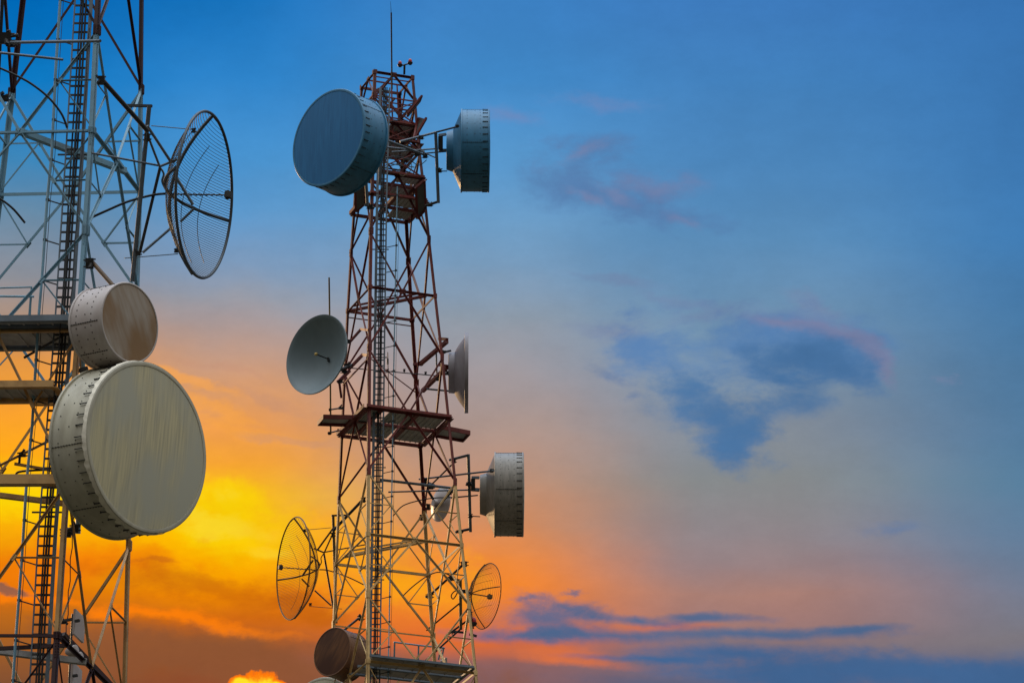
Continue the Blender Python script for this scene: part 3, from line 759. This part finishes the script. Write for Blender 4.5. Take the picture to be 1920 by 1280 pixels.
grid_dish(R(550, 1065, -0.5), -71.5, 192 * DR / FPX, 43 * DR / FPX, 'rusty grid dish on the left of the tower against the yellow sky', M['mesh_brown'], 62, ro=-4, feedlen=1.5, rw=0.0050, rim=0.025)
grid_dish(R(911, 1117, -0.5), 117.0, 124 * DR / FPX, 29 * DR / FPX, 'small grid dish with upright wires at lower right of the tower', M['mesh_brown'], 40, vertical=True, ro=0, feedlen=1.15, rw=0.0042, rim=0.017)

# ------------------------------------------------------------ mounts, booms, struts (each assembly is one thing)
def mount(name, F, pxm, label, cat, segs, grp=None, blocks=(), default='galv'):
    """segs: (part, (x,y,off), (x,y,off), width px, material)"""
    a = segs[0][1]
    root = empty(name, F(*a), label, cat, grp)
    for part, p, q, w, mt in segs:
        mb = MB(); r = w * pxm / 2
        if part in ('beam', 'bracket', 'flat_bar'): mb.bar(F(*p), F(*q), w * pxm, w * pxm * 0.9, hint=(0, 0, 1))
        else: mb.tube([F(*p), F(*q)], r, 10)
        mb.build(part, M[mt or default], root)
    for (x, y, o, w, h) in blocks:
        mb = MB(); c0 = F(x, y, o)
        mb.bar(c0 - UPV * h * pxm / 2, c0 + UPV * h * pxm / 2, w * pxm, w * pxm * 0.8, hint=(0, 1, 0))
        for j in (-0.3, 0.3):
            mb.bar(c0 - RGT * w * pxm * 0.8 + UPV * h * pxm * j, c0 + RGT * w * pxm * 0.8 + UPV * h * pxm * (j + 0.1), 0.025, 0.025)
        for j in range(3):
            s_ = c0 + Vector((random.uniform(-1, 1), random.uniform(-1, 0), random.uniform(-1, 1))) * w * pxm * 0.5
            mb.bar(s_, s_ + Vector((random.uniform(-1, 1), -0.3, random.uniform(-1, 1))) * w * pxm * 0.6, w * pxm * 0.3, w * pxm * 0.3)
        mb.build('clamp', M['dark'], root)
    return root
def cable(F, pts, r, label, mt='rubber', o=-0.5, grp=None):
    pts = [F(x, y, o) for x, y in pts]
    out = []
    P_ = [pts[0]] + pts + [pts[-1]]
    for i in range(1, len(P_) - 2):
        for t in [k / 6 for k in range(6)]:
            a, b_, c_, d_ = P_[i - 1:i + 3]
            out.append(0.5 * ((2 * b_) + (c_ - a) * t + (2 * a - 5 * b_ + 4 * c_ - d_) * t * t + (3 * b_ - a - 3 * c_ + d_) * t ** 3))
    out.append(P_[-1])
    mb = MB(); mb.tube(out, r, 7)
    return tag(mb.build('waveguide_cable', M[mt]), label, 'cable', grp)

def grid_mount(F, px, X, s, label, mt, mp, oA):
    """mounting frame of a grid dish; X maps nearer-tower photo coordinates to this tower's"""
    def f(x, y, o): a, b_ = X(x, y); return (a, b_, o)
    return mount('dish_mount', F, px, label, 'mount', [
        ('pipe', f(280, 197, -0.6), f(248, 528, -0.6), 8.5 * s, mp), ('beam', f(238, 198, -0.4), f(285, 199, -0.6), 5 * s, 'dark'),
        ('strut', f(190, 148, oA), f(277, 246, -0.8), 9 * s, 'dark'), ('strut', f(276, 236, -0.8), f(320, 303, -0.4), 5.5 * s, mt),
        ('strut', f(274, 246, -0.6), f(300, 314, -0.4), 4.5 * s, mt), ('strut', f(300, 312, -0.4), f(332, 299, -0.4), 5 * s, mt),
        ('strut', f(300, 315, -0.4), f(262, 474, -0.6), 6 * s, 'dark'), ('strut', f(268, 473, -0.6), f(320, 428, -0.3), 5 * s, mt),
        ('strut', f(332, 335, -0.3), f(362, 384, -0.3), 6 * s, mt), ('strut', f(338, 416, -0.3), f(363, 392, -0.3), 5 * s, mt),
        ('rod', f(284, 236, -0.6), f(362, 243, -0.2), 1.8 * s, mt), ('rod', f(233, 484, -0.6), f(334, 476, -0.3), 1.8 * s, mt),
        ('boom', f(172, 287, oA), f(300, 311, -0.4), 4 * s, mt)],
        'grid dish mounting frames', [(*f(190, 151, oA), 11 * s, 17 * s), (*f(276, 258, -0.6), 10 * s, 15 * s), (*f(258, 475, -0.6), 10 * s, 9 * s), (*f(331, 470, -0.3), 6 * s, 8 * s), (*f(363, 245, -0.2), 6 * s, 9 * s)])
grid_mount(L, PL, lambda x, y: (x, y), 1.0, 'grey pipe frame holding the large blue grey grid dish', 'galv', 'galv', -1.5)
def MX(x, y):                                    # the same fitting on the other tower
    yr = 936 + (y - 150) / 1.63
    return 690 - (x - 183 + 0.068 * (y - 55)) / 1.63 , yr
grid_mount(R, PR, MX, 1 / 1.63, 'rust brown pipe frame holding the rusty grid dish on the left', 'rust', 'olive', -1.2)
cable(L, [(300, 314), (307, 326), (304, 340), (311, 356)], 0.022, 'short looped waveguide at the hub of the large grid dish', 'galv', -0.3)
cable(L, [(171, 408), (200, 395), (240, 378), (285, 366), (312, 363)], 0.026, 'black cable arcing from the cropped tower to the large grid dish')
cable(L, [(0, 128), (20, 137), (55, 155), (90, 182), (115, 213), (126, 240)], 0.024, 'black cable sagging behind the ladder near the top left')
cable(L, [(-20, 362), (2, 374), (25, 392), (47, 418)], 0.024, 'short black cable end hanging at the left edge')
cable(R, [MX(311, 364), MX(285, 366), MX(240, 380), MX(205, 394), MX(172, 410)], 0.020, 'thin black cable running from the rusty grid dish to the tower')
cable(R, [MX(300, 314), MX(308, 328), MX(306, 342), MX(313, 356)], 0.018, 'short looped waveguide at the hub of the rusty grid dish', 'rust')

mount('antenna_mount', L, PL, 'dark clamps and grey booms at the upper left corner of the cropped tower', 'mount', [
    ('boom', (20, 80, 1.0), (188, 77, -1.6), 6, 'galv'), ('boom', (-30, 96, 0.5), (118, 112, 0.0), 5, 'galv'),
    ('pipe', (6, -30, 1.6), (-6, 200, 1.6), 7, 'dark'), ('strut', (-10, 72, 1.2), (34, 66, 1.2), 7, 'dark')], None,
    [(10, 72, 1.2, 22, 22), (22, 82, 1.2, 14, 14), (8, 185, 1.5, 16, 12)])
mount('strut_assembly', L, PL, 'rusty strut from the tower leg down to the brown faced drum', 'strut', [
    ('strut', (172, 490, -1.8), (216, 540, -2.6), 8, 'rust')], None, [(168, 494, -1.9, 14, 20)])
mount('strut_assembly', L, PL, 'dark clamp on the tower leg just under the largest drum', 'strut', [
    ('strut', (116, 998, -1.9), (148, 985, -2.4), 8, 'dark')], None, [(125, 998, -1.9, 16, 18), (141, 990, -2.4, 13, 16)])
mount('drum_pole', L, PL, 'pale vertical pole behind the two stacked drums of the cropped tower', 'pole', [
    ('pipe', (155, 665, -2.0), (146, 1000, -2.0), 10, 'white'), ('flat_bar', (135, 698, -2.4), (165, 690, -2.4), 7, 'dark')])
mount('boom_assembly', L, PL, 'inclined white pipe with clamp left of the largest drum', 'boom', [
    ('boom', (-20, 882, -1.2), (96, 824, -2.0), 5, 'sunset_tint')], None, [(42, 852, -1.6, 12, 9)])
mount('pale_arm', L, PL, 'slim grey arm hung under the inclined white pipe', 'arm', [  # plain pale arm under the pipe, no lamp on it
    ('beam', (27, 869, -1.6), (100, 882, -1.6), 5, 'sunset_tint'), ('strut', (37, 856, -1.6), (36, 868, -1.6), 5, 'dark')])
cable(L, [(29, 892), (34, 885), (55, 882), (95, 880)], 0.024, 'black cable lying over the wide white beam', 'rubber', -1.6)
mount('strut_assembly', L, PL, 'dark pole crossing under the upper grey platform', 'strut', [('strut', (46, 670, -0.8), (134, 620, -2.0), 5, 'dark')])
mount('strut_assembly', L, PL, 'heavy dark red beam sloping down at the bottom left corner', 'beam', [('beam', (118, 1188, -1.4), (212, 1288, -0.4), 9, 'red_dark')])

# bottom-left small antennas
def panel_ant(c1, c2, h, o, label):
    a, b_ = L(*c1, o), L(*c2, o + 0.45)
    down = Vector((-0.03, 0, -1)) * h
    n = (b_ - a).cross(Vector((0, 0, 1))).normalized()
    root = empty('panel_antenna', a, label, 'antenna', 'flat panel antennas')
    mb = MB(); mb.box8([a, b_, b_ + down, a + down, a + n * 0.05, b_ + n * 0.05, b_ + down + n * 0.05, a + down + n * 0.05]); mb.build('panel', M['sheet_white'], root)
    mb = MB(); mm = (a + down * 0.5) ; mb.bar(mm + n * 0.05, mm + n * 0.2 - RGT * 0.05, 0.05, 0.05); mb.build('bracket', M['dark'], root)
panel_ant((138, 1141), (156, 1159), 0.52, -2.4, 'small white flat panel antenna above the two round antennas')
panel_ant((134, 1240), (150, 1257), 0.60, -2.4, 'small white flat panel antenna at the bottom edge below the round antennas')
mount('antenna_pole', L, PL, 'short dark pole carrying the small white panel and round antennas', 'pole', [
    ('pipe', (136, 1150, -2.0), (128, 1310, -2.0), 4, 'galv'), ('bracket', (103, 1166, -1.9), (136, 1160, -2.2), 5, 'dark')], None, [(115, 1165, -2, 14, 8)])
def small_drum(x, y, dpx, lpx, label):
    root = dish_root('round_antenna', L(x, y, -2.6), 60, label, 'antenna', 'small round white antennas')
    r = dpx * PL / 2; l = lpx * PL
    child(MB().lathe([(0.001, 0.02), (r * .8, 0.015), (r, 0), (r, -0.04), (r * .94, -0.05)], 40), 'radome', M['sheet_white'], root)
    child(MB().lathe([(r * .9, -0.03), (r * .86, -l), (r * .4, -l - .08), (0.001, -l - .08)], 40), 'housing', M['sheet_white'], root)
small_drum(143, 1219, 22, 14, 'upper of two small round white antennas at the bottom left')
small_drum(152, 1232, 22, 8, 'lower of two small round white antennas at the bottom left')

# ---- complete tower mounts
mount('dish_mount', R, PR, 'grey pipe frame holding the upper right side on drum', 'mount', [
    ('pipe', (817, 250, -0.4), (822, 381, -0.4), 6, 'galv'), ('boom', (750, 266, -0.8), (818, 248, -0.4), 4.5, 'galv'),
    ('rod', (818, 248, -0.4), (860, 237, -1.6), 3.5, 'dark'), ('strut', (798, 386, 0.0), (822, 378, -0.4), 5, 'dark'),
    ('bracket', (823, 254, -0.3), (836, 252, -0.2), 5, 'galv'), ('bracket', (823, 282, -0.3), (838, 282, -0.2), 5, 'galv'), ('beam', (826, 256, -0.3), (826, 280, -0.3), 9, 'dark'),
    ('rod', (735, 285, 0.4), (817, 279, -0.4), 3, 'galv'), ('rod', (770, 290, 0.4), (838, 284, -0.3), 2.6, 'dark'),
    ('rod', (788, 283, 0.2), (817, 296, -0.4), 2.6, 'dark'), ('rod', (822, 321, -0.4), (838, 321, -0.2), 2.0, 'dark'),
    ('boom', (728, 264, -1.4), (800, 292, 0.2), 4.5, 'galv'), ('boom', (726, 276, -1.0), (795, 284, 0.4), 3.5, 'galv')], None,
    [(790, 258, -0.6, 7, 8), (857, 237, -1.6, 4, 6), (825, 320, -0.4, 6, 8), (782, 288, 0.2, 9, 10), (806, 384, 0.0, 8, 7), (797, 293, 0.2, 8, 8)])
mount('dish_mount', R, PR, 'grey pipe frame holding the lower right side on drum', 'mount', [
    ('pipe', (878, 851, -0.6), (882, 997, -0.6), 6, 'galv'), ('strut', (843, 862, -0.2), (878, 853, -0.6), 5, 'galv'),
    ('boom', (786, 898, 0.4), (926, 882, -2.0), 3.4, 'galv'), ('strut', (855, 997, -0.3), (882, 991, -0.6), 5, 'dark'),
    ('bracket', (884, 895, -0.6), (899, 895, -0.6), 5, 'galv'), ('bracket', (884, 917, -0.6), (899, 918, -0.6), 6, 'galv'), ('beam', (887, 897, -0.6), (887, 920, -0.6), 8, 'dark'),
    ('boom', (712, 899, -1.4), (852, 915, -0.9), 5, 'galv'), ('boom', (728, 922, -0.4), (878, 918, -0.6), 3, 'galv'),
    ('rod', (845, 933, -0.3), (896, 928, -0.5), 2.6, 'dark'), ('rod', (882, 967, -0.6), (900, 968, -0.5), 2.0, 'dark'),
    ('rod', (805, 912, 0.6), (850, 868, -0.4), 3.0, 'dark')], None,
    [(922, 882, -1.9, 5, 7), (882, 967, -0.6, 6, 8), (796, 902, 0.3, 10, 10), (851, 864, -0.3, 7, 8), (862, 996, -0.4, 8, 6), (880, 907, -0.7, 8, 8)])
mount('dish_mount', R, PR, 'red brackets holding the round grey dish on the left leg', 'mount', [
    ('beam', (677, 617, -0.4), (655, 642, -0.2), 4, 'red'), ('beam', (677, 617, -0.4), (692, 619, -1.6), 5, 'red'),
    ('beam', (680, 665, -0.6), (653, 693, -0.6), 5, 'red'), ('beam', (680, 665, -0.6), (692, 666, -1.6), 6, 'red'),
    ('beam', (634, 716, -0.6), (655, 695, -0.2), 7, 'red'), ('strut', (640, 692, -1.2), (660, 684, -0.6), 6, 'dark'), ('beam', (640, 745, -0.2), (636, 715, -0.6), 4, 'red')], None,
    [(650, 686, -0.8, 9, 9), (653, 640, -0.3, 6, 8), (646, 697, -1.0, 10, 5), (638, 715, -0.6, 7, 7)])
mount('dish_mount', R, PR, 'red beams holding the edge on mauve dish on the right leg', 'mount', [
    ('beam', (787, 683, 1.2), (838, 640, -0.2), 7, 'red'), ('beam', (776, 683, 1.4), (792, 682, 1.2), 6, 'red'), ('beam', (824, 635, 0.4), (838, 636, -0.2), 6, 'red'),
    ('beam', (792, 733, 1.2), (838, 688, -0.2), 7, 'red'), ('beam', (824, 684, 0.4), (838, 686, -0.2), 6, 'red'),
    ('strut', (829, 661, -0.2), (846, 657, -0.2), 4, 'dark'), ('strut', (831, 701, -0.2), (849, 700, -0.2), 5, 'dark'), ('strut', (800, 729, 0.6), (845, 733, -0.2), 3.5, 'dark'),
    ('pipe', (818, 660, 0.4), (819, 700, 0.4), 3, 'galv'), ('strut', (842, 730, -0.2), (842, 665, -0.2), 3, 'dark')], None,
    [(832, 660, -0.3, 5, 6), (840, 699, -0.3, 6, 7), (822, 711, 0.2, 7, 6)])
mount('dish_mount', R, PR, 'dark hooked bracket of the small pale dish inside the lattice', 'mount', [
    ('bracket', (795, 905, 1.4), (812, 912, 1.8), 9, 'galv'), ('strut', (800, 915, 1.4), (812, 935, 1.8), 5, 'dark'), ('strut', (815, 955, 1.9), (847, 921, 1.2), 5, 'dark')], None,
    [(808, 912, 1.6, 9, 10), (803, 950, 1.5, 7, 12), (846, 921, 1.2, 8, 7), (793, 972, 1.5, 10, 7)])
mount('dish_mount', R, PR, 'dark pipes and clamps holding the small upright wire grid dish', 'mount', [
    ('pipe', (863, 1086, -0.5), (864, 1180, -0.5), 6, 'olive'), ('boom', (803, 1118, 0.9), (874, 1053, -0.6), 4.5, 'dark'),
    ('beam', (850, 1085, -0.2), (864, 1088, -0.5), 5, 'dark'), ('boom', (800, 1181, 0.6), (862, 1130, -0.5), 3, 'rust'),
    ('boom', (838, 1190, 0.0), (880, 1160, -0.6), 4, 'dark'), ('beam', (850, 1183, -0.3), (868, 1185, -0.5), 4, 'dark'),
    ('strut', (868, 1110, -0.5), (884, 1110, -0.6), 3.6, 'dark'), ('boom', (790, 1245, -0.6), (864, 1178, -0.6), 3.5, 'dark')], None,
    [(806, 1117, 0.8, 10, 9), (870, 1057, -0.6, 11, 10), (846, 1084, -0.2, 10, 8), (868, 1108, -0.5, 7, 7), (880, 1150, -0.7, 7, 8), (812, 1168, 0.6, 6, 6), (850, 1184, -0.3, 8, 5)])
cable(R, [(737, 967), (755, 948), (785, 938), (815, 933), (845, 932), (895, 928)], 0.020, 'black cable arcing inside the lattice to the lower right drum')
cable(R, [(756, 1116), (775, 1098), (800, 1080), (822, 1072), (843, 1078), (855, 1092), (858, 1108), (850, 1122), (846, 1116), (852, 1108), (862, 1106)], 0.020, 'black cable curling inside the lattice beside the small grid dish', 'rubber', -0.4)
cable(R, [(765, 300), (772, 310), (768, 322), (755, 330), (748, 322), (758, 298)], 0.012, 'coil of thin pale cable between the upper drums', 'olive', 0.3)
cable(R, [(722, 296), (745, 294), (768, 300), (785, 310), (800, 300)], 0.014, 'black cable draped between the upper drums', 'rubber', -0.6)
mount('dish_mount', R, PR, 'grey pole and clamp under the big blue grey drum', 'mount', [
    ('pipe', (684, 300, -1.8), (689, 386, -1.8), 6, 'galv'), ('strut', (684, 384, -1.8), (701, 390, -1.6), 5, 'dark'),
    ('pipe', (714, 230, -1.2), (712, 345, -1.2), 5, 'galv')], None, [(694, 388, -1.7, 9, 9)])
mount('strut_assembly', R, PR, 'dark strut from the tower leg to the small brown drum', 'strut', [('strut', (646, 1180, -1.9), (674, 1157, -1.4), 4.5, 'dark')], None, [(677, 1158, -1.5, 9, 10)])
tag(MB().tube([R(617, 520, -0.8), R(619, 660, -0.8), R(620, 814, -0.8)], [0.028, 0.028, 0.030], 8).build('whip_antenna', M['olive']), 'upright whip antenna behind the round grey dish', 'antenna')
mount('standoff_clamp', R, PR, 'upper dark arm clamping the whip antenna to the tower', 'arm', [('strut', (617, 768, -0.8), (644, 764, -0.3), 3, 'dark')], 'whip antenna arms', [(640, 765, -0.4, 7, 5), (619, 768, -0.8, 3, 6)])
mount('standoff_clamp', R, PR, 'lower dark arm clamping the whip antenna below the side platform', 'arm', [('strut', (615, 812, -0.8), (642, 805, -0.3), 3, 'dark')], 'whip antenna arms', [(638, 806, -0.4, 7, 5), (618, 812, -0.8, 4, 6)])
mount('tie_rod', R, PR, 'thin dark rod with small hooks crossing the middle of the tower', 'rod', [
    ('rod', (660, 690, -0.6), (826, 705, 0.6), 2.0, 'dark'), ('rod', (758, 694, 0), (758, 698, 0), 2, 'dark')], None, [(758, 694, 0.0, 3, 5), (798, 699, 0.3, 3, 5), (727, 694, -0.2, 3, 5)])
mount('antenna_rod', R, PR, 'short thin rod with canister in the middle of the tower', 'rod', [
    ('rod', (727, 660, -0.2), (729, 765, -0.2), 1.6, 'dark'), ('housing', (727, 672, -0.2), (727, 683, -0.2), 3.6, 'galv')])

# lightning rod and obstruction lights
lr = empty('lightning_rod', R(735, 168), 'tall thin pointed rod standing on the top of the red tower', 'rod')
MB().tube([R(735, 168), R(733.5, 24)], 0.026, 8).build('pole', M['dark'], lr)
MB().tube([R(733.5, 24), R(732.2, 3)], [0.010, 0.004], 6).build('tip', M['dark'], lr)
def lamp_pair(stand, arm, lamps, label, o, s=1.0):
    root = empty('obstruction_light', R(*stand[0], o), label, 'light', 'red aircraft warning lights')
    MB().bar(R(*stand[0], o), R(*stand[1], o), 0.07, 0.07, hint=(0, 1, 0)).build('stand', M['dark'], root)
    MB().tube([R(*arm[0], o), R(*arm[1], o)], 0.025, 6).build('arm', M['dark'], root)
    for x, y in lamps:
        c0 = R(x, y, o)
        b_ = MB().lathe([(0.001, -0.09 * s), (0.05 * s, -0.08 * s), (0.085 * s, -0.03 * s), (0.09 * s, -0.0)], 20, c=c0); b_.build('lamp_base', M['dark'], root)
        b_ = MB().lathe([(0.062 * s, 0.0), (0.064 * s, 0.06 * s), (0.05 * s, 0.11 * s), (0.025 * s, 0.135 * s), (0.001, 0.14 * s)], 20, c=c0); b_.build('lamp', M['lamp'], root)
lamp_pair([(758, 140), (758.5, 122)], [(750, 124), (769, 119)], [(750, 121.5), (769, 117.5)], 'pair of red warning lamps on the top of the tower beside the tall rod', 0.2)
lamp_pair([(894, 1192), (880, 1188)], [(880, 1152), (888, 1178)], [(880, 1160), (888, 1167)], 'pair of red warning lamps below the small upright wire grid dish', -1.8, 1.35)
MB()

# ------------------------------------------------------------ platforms
def onz(F_depth, x, y, z):                     # where the ray through a photo pixel meets height z
    r_ = FWD + RGT * ((x - 960) / FPX) + UPV * ((640 - y) / FPX)
    return CAM + r_ * ((z - CAM.z) / r_.z)
def platform(T, z, rects, edges, label, th=0.05, beamw=0.10, mt='red', root=None, name='work_platform'):
    if isinstance(z, str): z = T.lv[z][0]
    root = root or empty(name, T.p(z, 0, 0), label, 'platform', 'work platforms')
    for (u0, v0, u1, v1) in rects:
        poly = [T.p(z, u0, v0), T.p(z, u1, v0), T.p(z, u1, v1), T.p(z, u0, v1)]
        if T is TL: poly = poly[::-1]
        mb = MB(); mb.slab([p + Vector((0, 0, 0.03)) for p in poly], 0.02)
        c0 = sum(poly, Vector()) / 4
        # grating bearers
        for k in range(1, 6):
            t = k / 6; mb.bar(poly[0].lerp(poly[1], t), poly[3].lerp(poly[2], t), 0.03, 0.04)
        mb.build('deck', M['deck'], root)
    for (u0, v0, u1, v1) in edges:
        MB().angle(T.p(z, u0, v0), T.p(z, u1, v1), beamw, (0, 0, 1), 0.015).build('edge_beam', M[mt], root)
    return root
E4 = [(-.02, -.03, 1.02, -.03), (-.02, 1.03, 1.02, 1.03), (-.03, 0, -.03, 1), (1.03, 0, 1.03, 1)]
# main red platform of the complete tower with its two side wings
zp = TR.lv['r4'][0] + 0.06
pf = platform(TR, zp, [(0, .04, .16, .96), (.3, .04, .62, .46), (.64, .04, .98, .46), (.2, .56, .55, .96), (.58, .54, .98, .96)],
              E4 + [(0, .5, 1, .5), (.18, 0, .18, 1), (.62, 0, .62, 1)], 'red framed grey platform inside the middle of the complete tower', beamw=0.13)
def wing(pts, label, mt='red'):
    pts = [onz(0, x, y, zp) for x, y in pts]
    root = empty('side_platform', pts[0], label, 'platform', 'side wings of the red platform')
    n = len(pts); c0 = sum(pts, Vector()) / n
    area = (pts[1] - pts[0]).cross(pts[2] - pts[0]).z
    poly = pts if area > 0 else pts[::-1]
    MB().slab([p + Vector((0, 0, 0.06)) for p in poly], 0.03).build('deck', M['deck'], root)
    for i in range(n):
        MB().bar(pts[i], pts[(i + 1) % n], 0.04, 0.15).build('edge_beam', M[mt], root)
wing([(607, 781), (668, 782), (656, 796), (596, 794)], 'red rimmed side platform jutting out left of the tower')
wing([(826, 800), (881, 811), (868, 825), (812, 815)], 'red rimmed side platform jutting out right of the tower')
# upper platforms
platform(TR, TR.lv['r2'][0] + 0.05, [(.55, .05, .98, .40), (.45, .6, .98, .92)], E4 + [(0, .5, 1, .5)], 'red framed platform just under the upper drums', beamw=0.14)
platform(TR, TR.zat(360), [(.5, .05, .98, .45), (.6, .6, .98, .95)], E4 + [(.45, 0, .45, 1), (0, .5, 1, .5)], 'lower of two stacked red framed platforms under the upper drums', beamw=0.13)
platform(TR, TR.lv['r1'][0] + 0.05, [(.45, .04, .98, .5), (.1, .55, .98, .96)], E4 + [(0, .5, 1, .5), (0, 0, 1, 1)], 'topmost red framed platform below the crown of the tower', beamw=0.15)
platform(TR, TR.zat(252), [(.3, .3, .98, .9)], [(0, .0, 1, 0), (.2, .9, 1.05, .9), (1.05, 0, 1.05, 1)], 'small red framed platform behind the big blue drum', beamw=0.15)
def slope_panel(pts, o, label, w=0.10):
    P_ = [R(x, y, o + (0.0 if i < 2 else 0.6)) for i, (x, y) in enumerate(pts)]
    root = empty('maintenance_panel', P_[0], label, 'panel', 'red rimmed panels')
    n = len(P_)
    nrm = (P_[1] - P_[0]).cross(P_[2] - P_[0]).normalized()
    MB().slab(P_, 0.02, up=nrm).build('panel', M['panel_grey'], root)
    for i in range(n): MB().bar(P_[i], P_[(i + 1) % n], w, w).build('edge_beam', M['red'], root)
slope_panel([(666, 357), (683, 340), (684, 382), (667, 397)], -0.4, 'red rimmed hanging panel left of the upper platforms', 0.07)
slope_panel([(780, 352), (796, 338), (798, 392), (782, 410)], 0.6, 'red rimmed hanging panel right of the upper platforms', 0.08)
slope_panel([(765, 212), (791, 180), (787, 190), (764, 218)], 0.6, 'upper red inclined catwalk sticking out on the right of the crown', 0.06)
slope_panel([(776, 262), (799, 222), (797, 226), (784, 222)], 0.3, 'lower red inclined bracket sticking out right of the crown', 0.07)

# lower grey platforms and handrails
def handrail(T, F, pts_top, posts, label, r, mt='white'):
    root = empty('handrail', F(*pts_top[0]), label, 'handrail', 'platform handrails')
    for seg in zip(pts_top[:-1], pts_top[1:]):
        MB().tube([F(*seg[0]), F(*seg[1])], r, 6).build('rail', M[mt], root)
    for p, q in posts: MB().tube([F(*p), F(*q)], r, 6).build('post', M[mt], root)
pg = platform(TR, TR.lv['r6'][0] + 0.10, [(.04, -.06, .93, .22), (.04, .26, .93, .45)], [(.0, -.08, .95, -.08), (0, .24, .95, .24), (0, .47, .95, .47), (.95, -.06, .95, .45)], 'grey work platform with handrail at the bottom of the complete tower', beamw=0.10, mt='galv')
MB().tube([TR.p(TR.lv['r6'][0] - 0.1, .05, .8), TR.p(TR.lv['r6'][0] - 0.1, .98, .8)], 0.12, 16).build('drain_pipe', M['deck'], pg)
handrail(TR, R, [(738, 1203, -1.2), (785, 1209, -0.9), (833, 1214, -0.5), (826, 1218, 0.2)], [((740, 1203, -1.2), (739, 1237, -1.2)), ((785, 1209, -0.9), (784, 1242, -0.9)), ((832, 1214, -0.5), (826, 1246, -0.5)), ((826, 1218, 0.2), (822, 1236, 0.2))], 'thin handrail above the grey platform of the complete tower', 0.028)
mount('horn_speaker', R, PR, 'small grey flared box on the lower grey platform', 'speaker', [('housing', (826, 1240, -0.6), (836, 1238, -0.6), 7, 'sheet_white'), ('flare', (836, 1232, -0.6), (836, 1247, -0.6), 5, 'sheet_white')])
platform(TL, TL.lv['r3'][0] + 0.1, [(-.02, -.08, .5, .30), (.5, -.08, 1.1, .30)], [(-.04, -.1, 1.1, -.1), (-.04, .0, 1.1, .0), (-.04, .32, 1.1, .32), (-.04, -.1, -.04, .32)], 'upper grey platform of the cropped tower left of the brown faced drum', beamw=0.13, mt='galv')
platform(TL, TL.zat(728), [(.12, -.05, .55, .14), (.55, -.05, 1.1, .14)], [(.1, -.06, 1.1, -.06), (.1, .16, 1.1, .16), (.1, -.06, .1, .16)], 'lower grey platform of the cropped tower, under the upper one', beamw=0.14, mt='sunset_tint')
handrail(TL, L, [(-40, 555, -1.5), (64, 556, -1.5)], [((58, 556, -1.5), (53, 614, -1.5)), ((-30, 556, -1.5), (-34, 614, -1.5))], 'near pale handrail on the upper grey platform of the cropped tower', 0.024)
handrail(TL, L, [(-40, 541, 0.5), (60, 538, 0.2)], [((-35, 541, 0.5), (-36, 600, 0.5)), ((59, 538, 0.2), (56, 600, 0.2))], 'far pale handrail on the upper grey platform of the cropped tower', 0.018)
for o in list(bpy.data.objects):
    if '_o' in o: del o['_o']
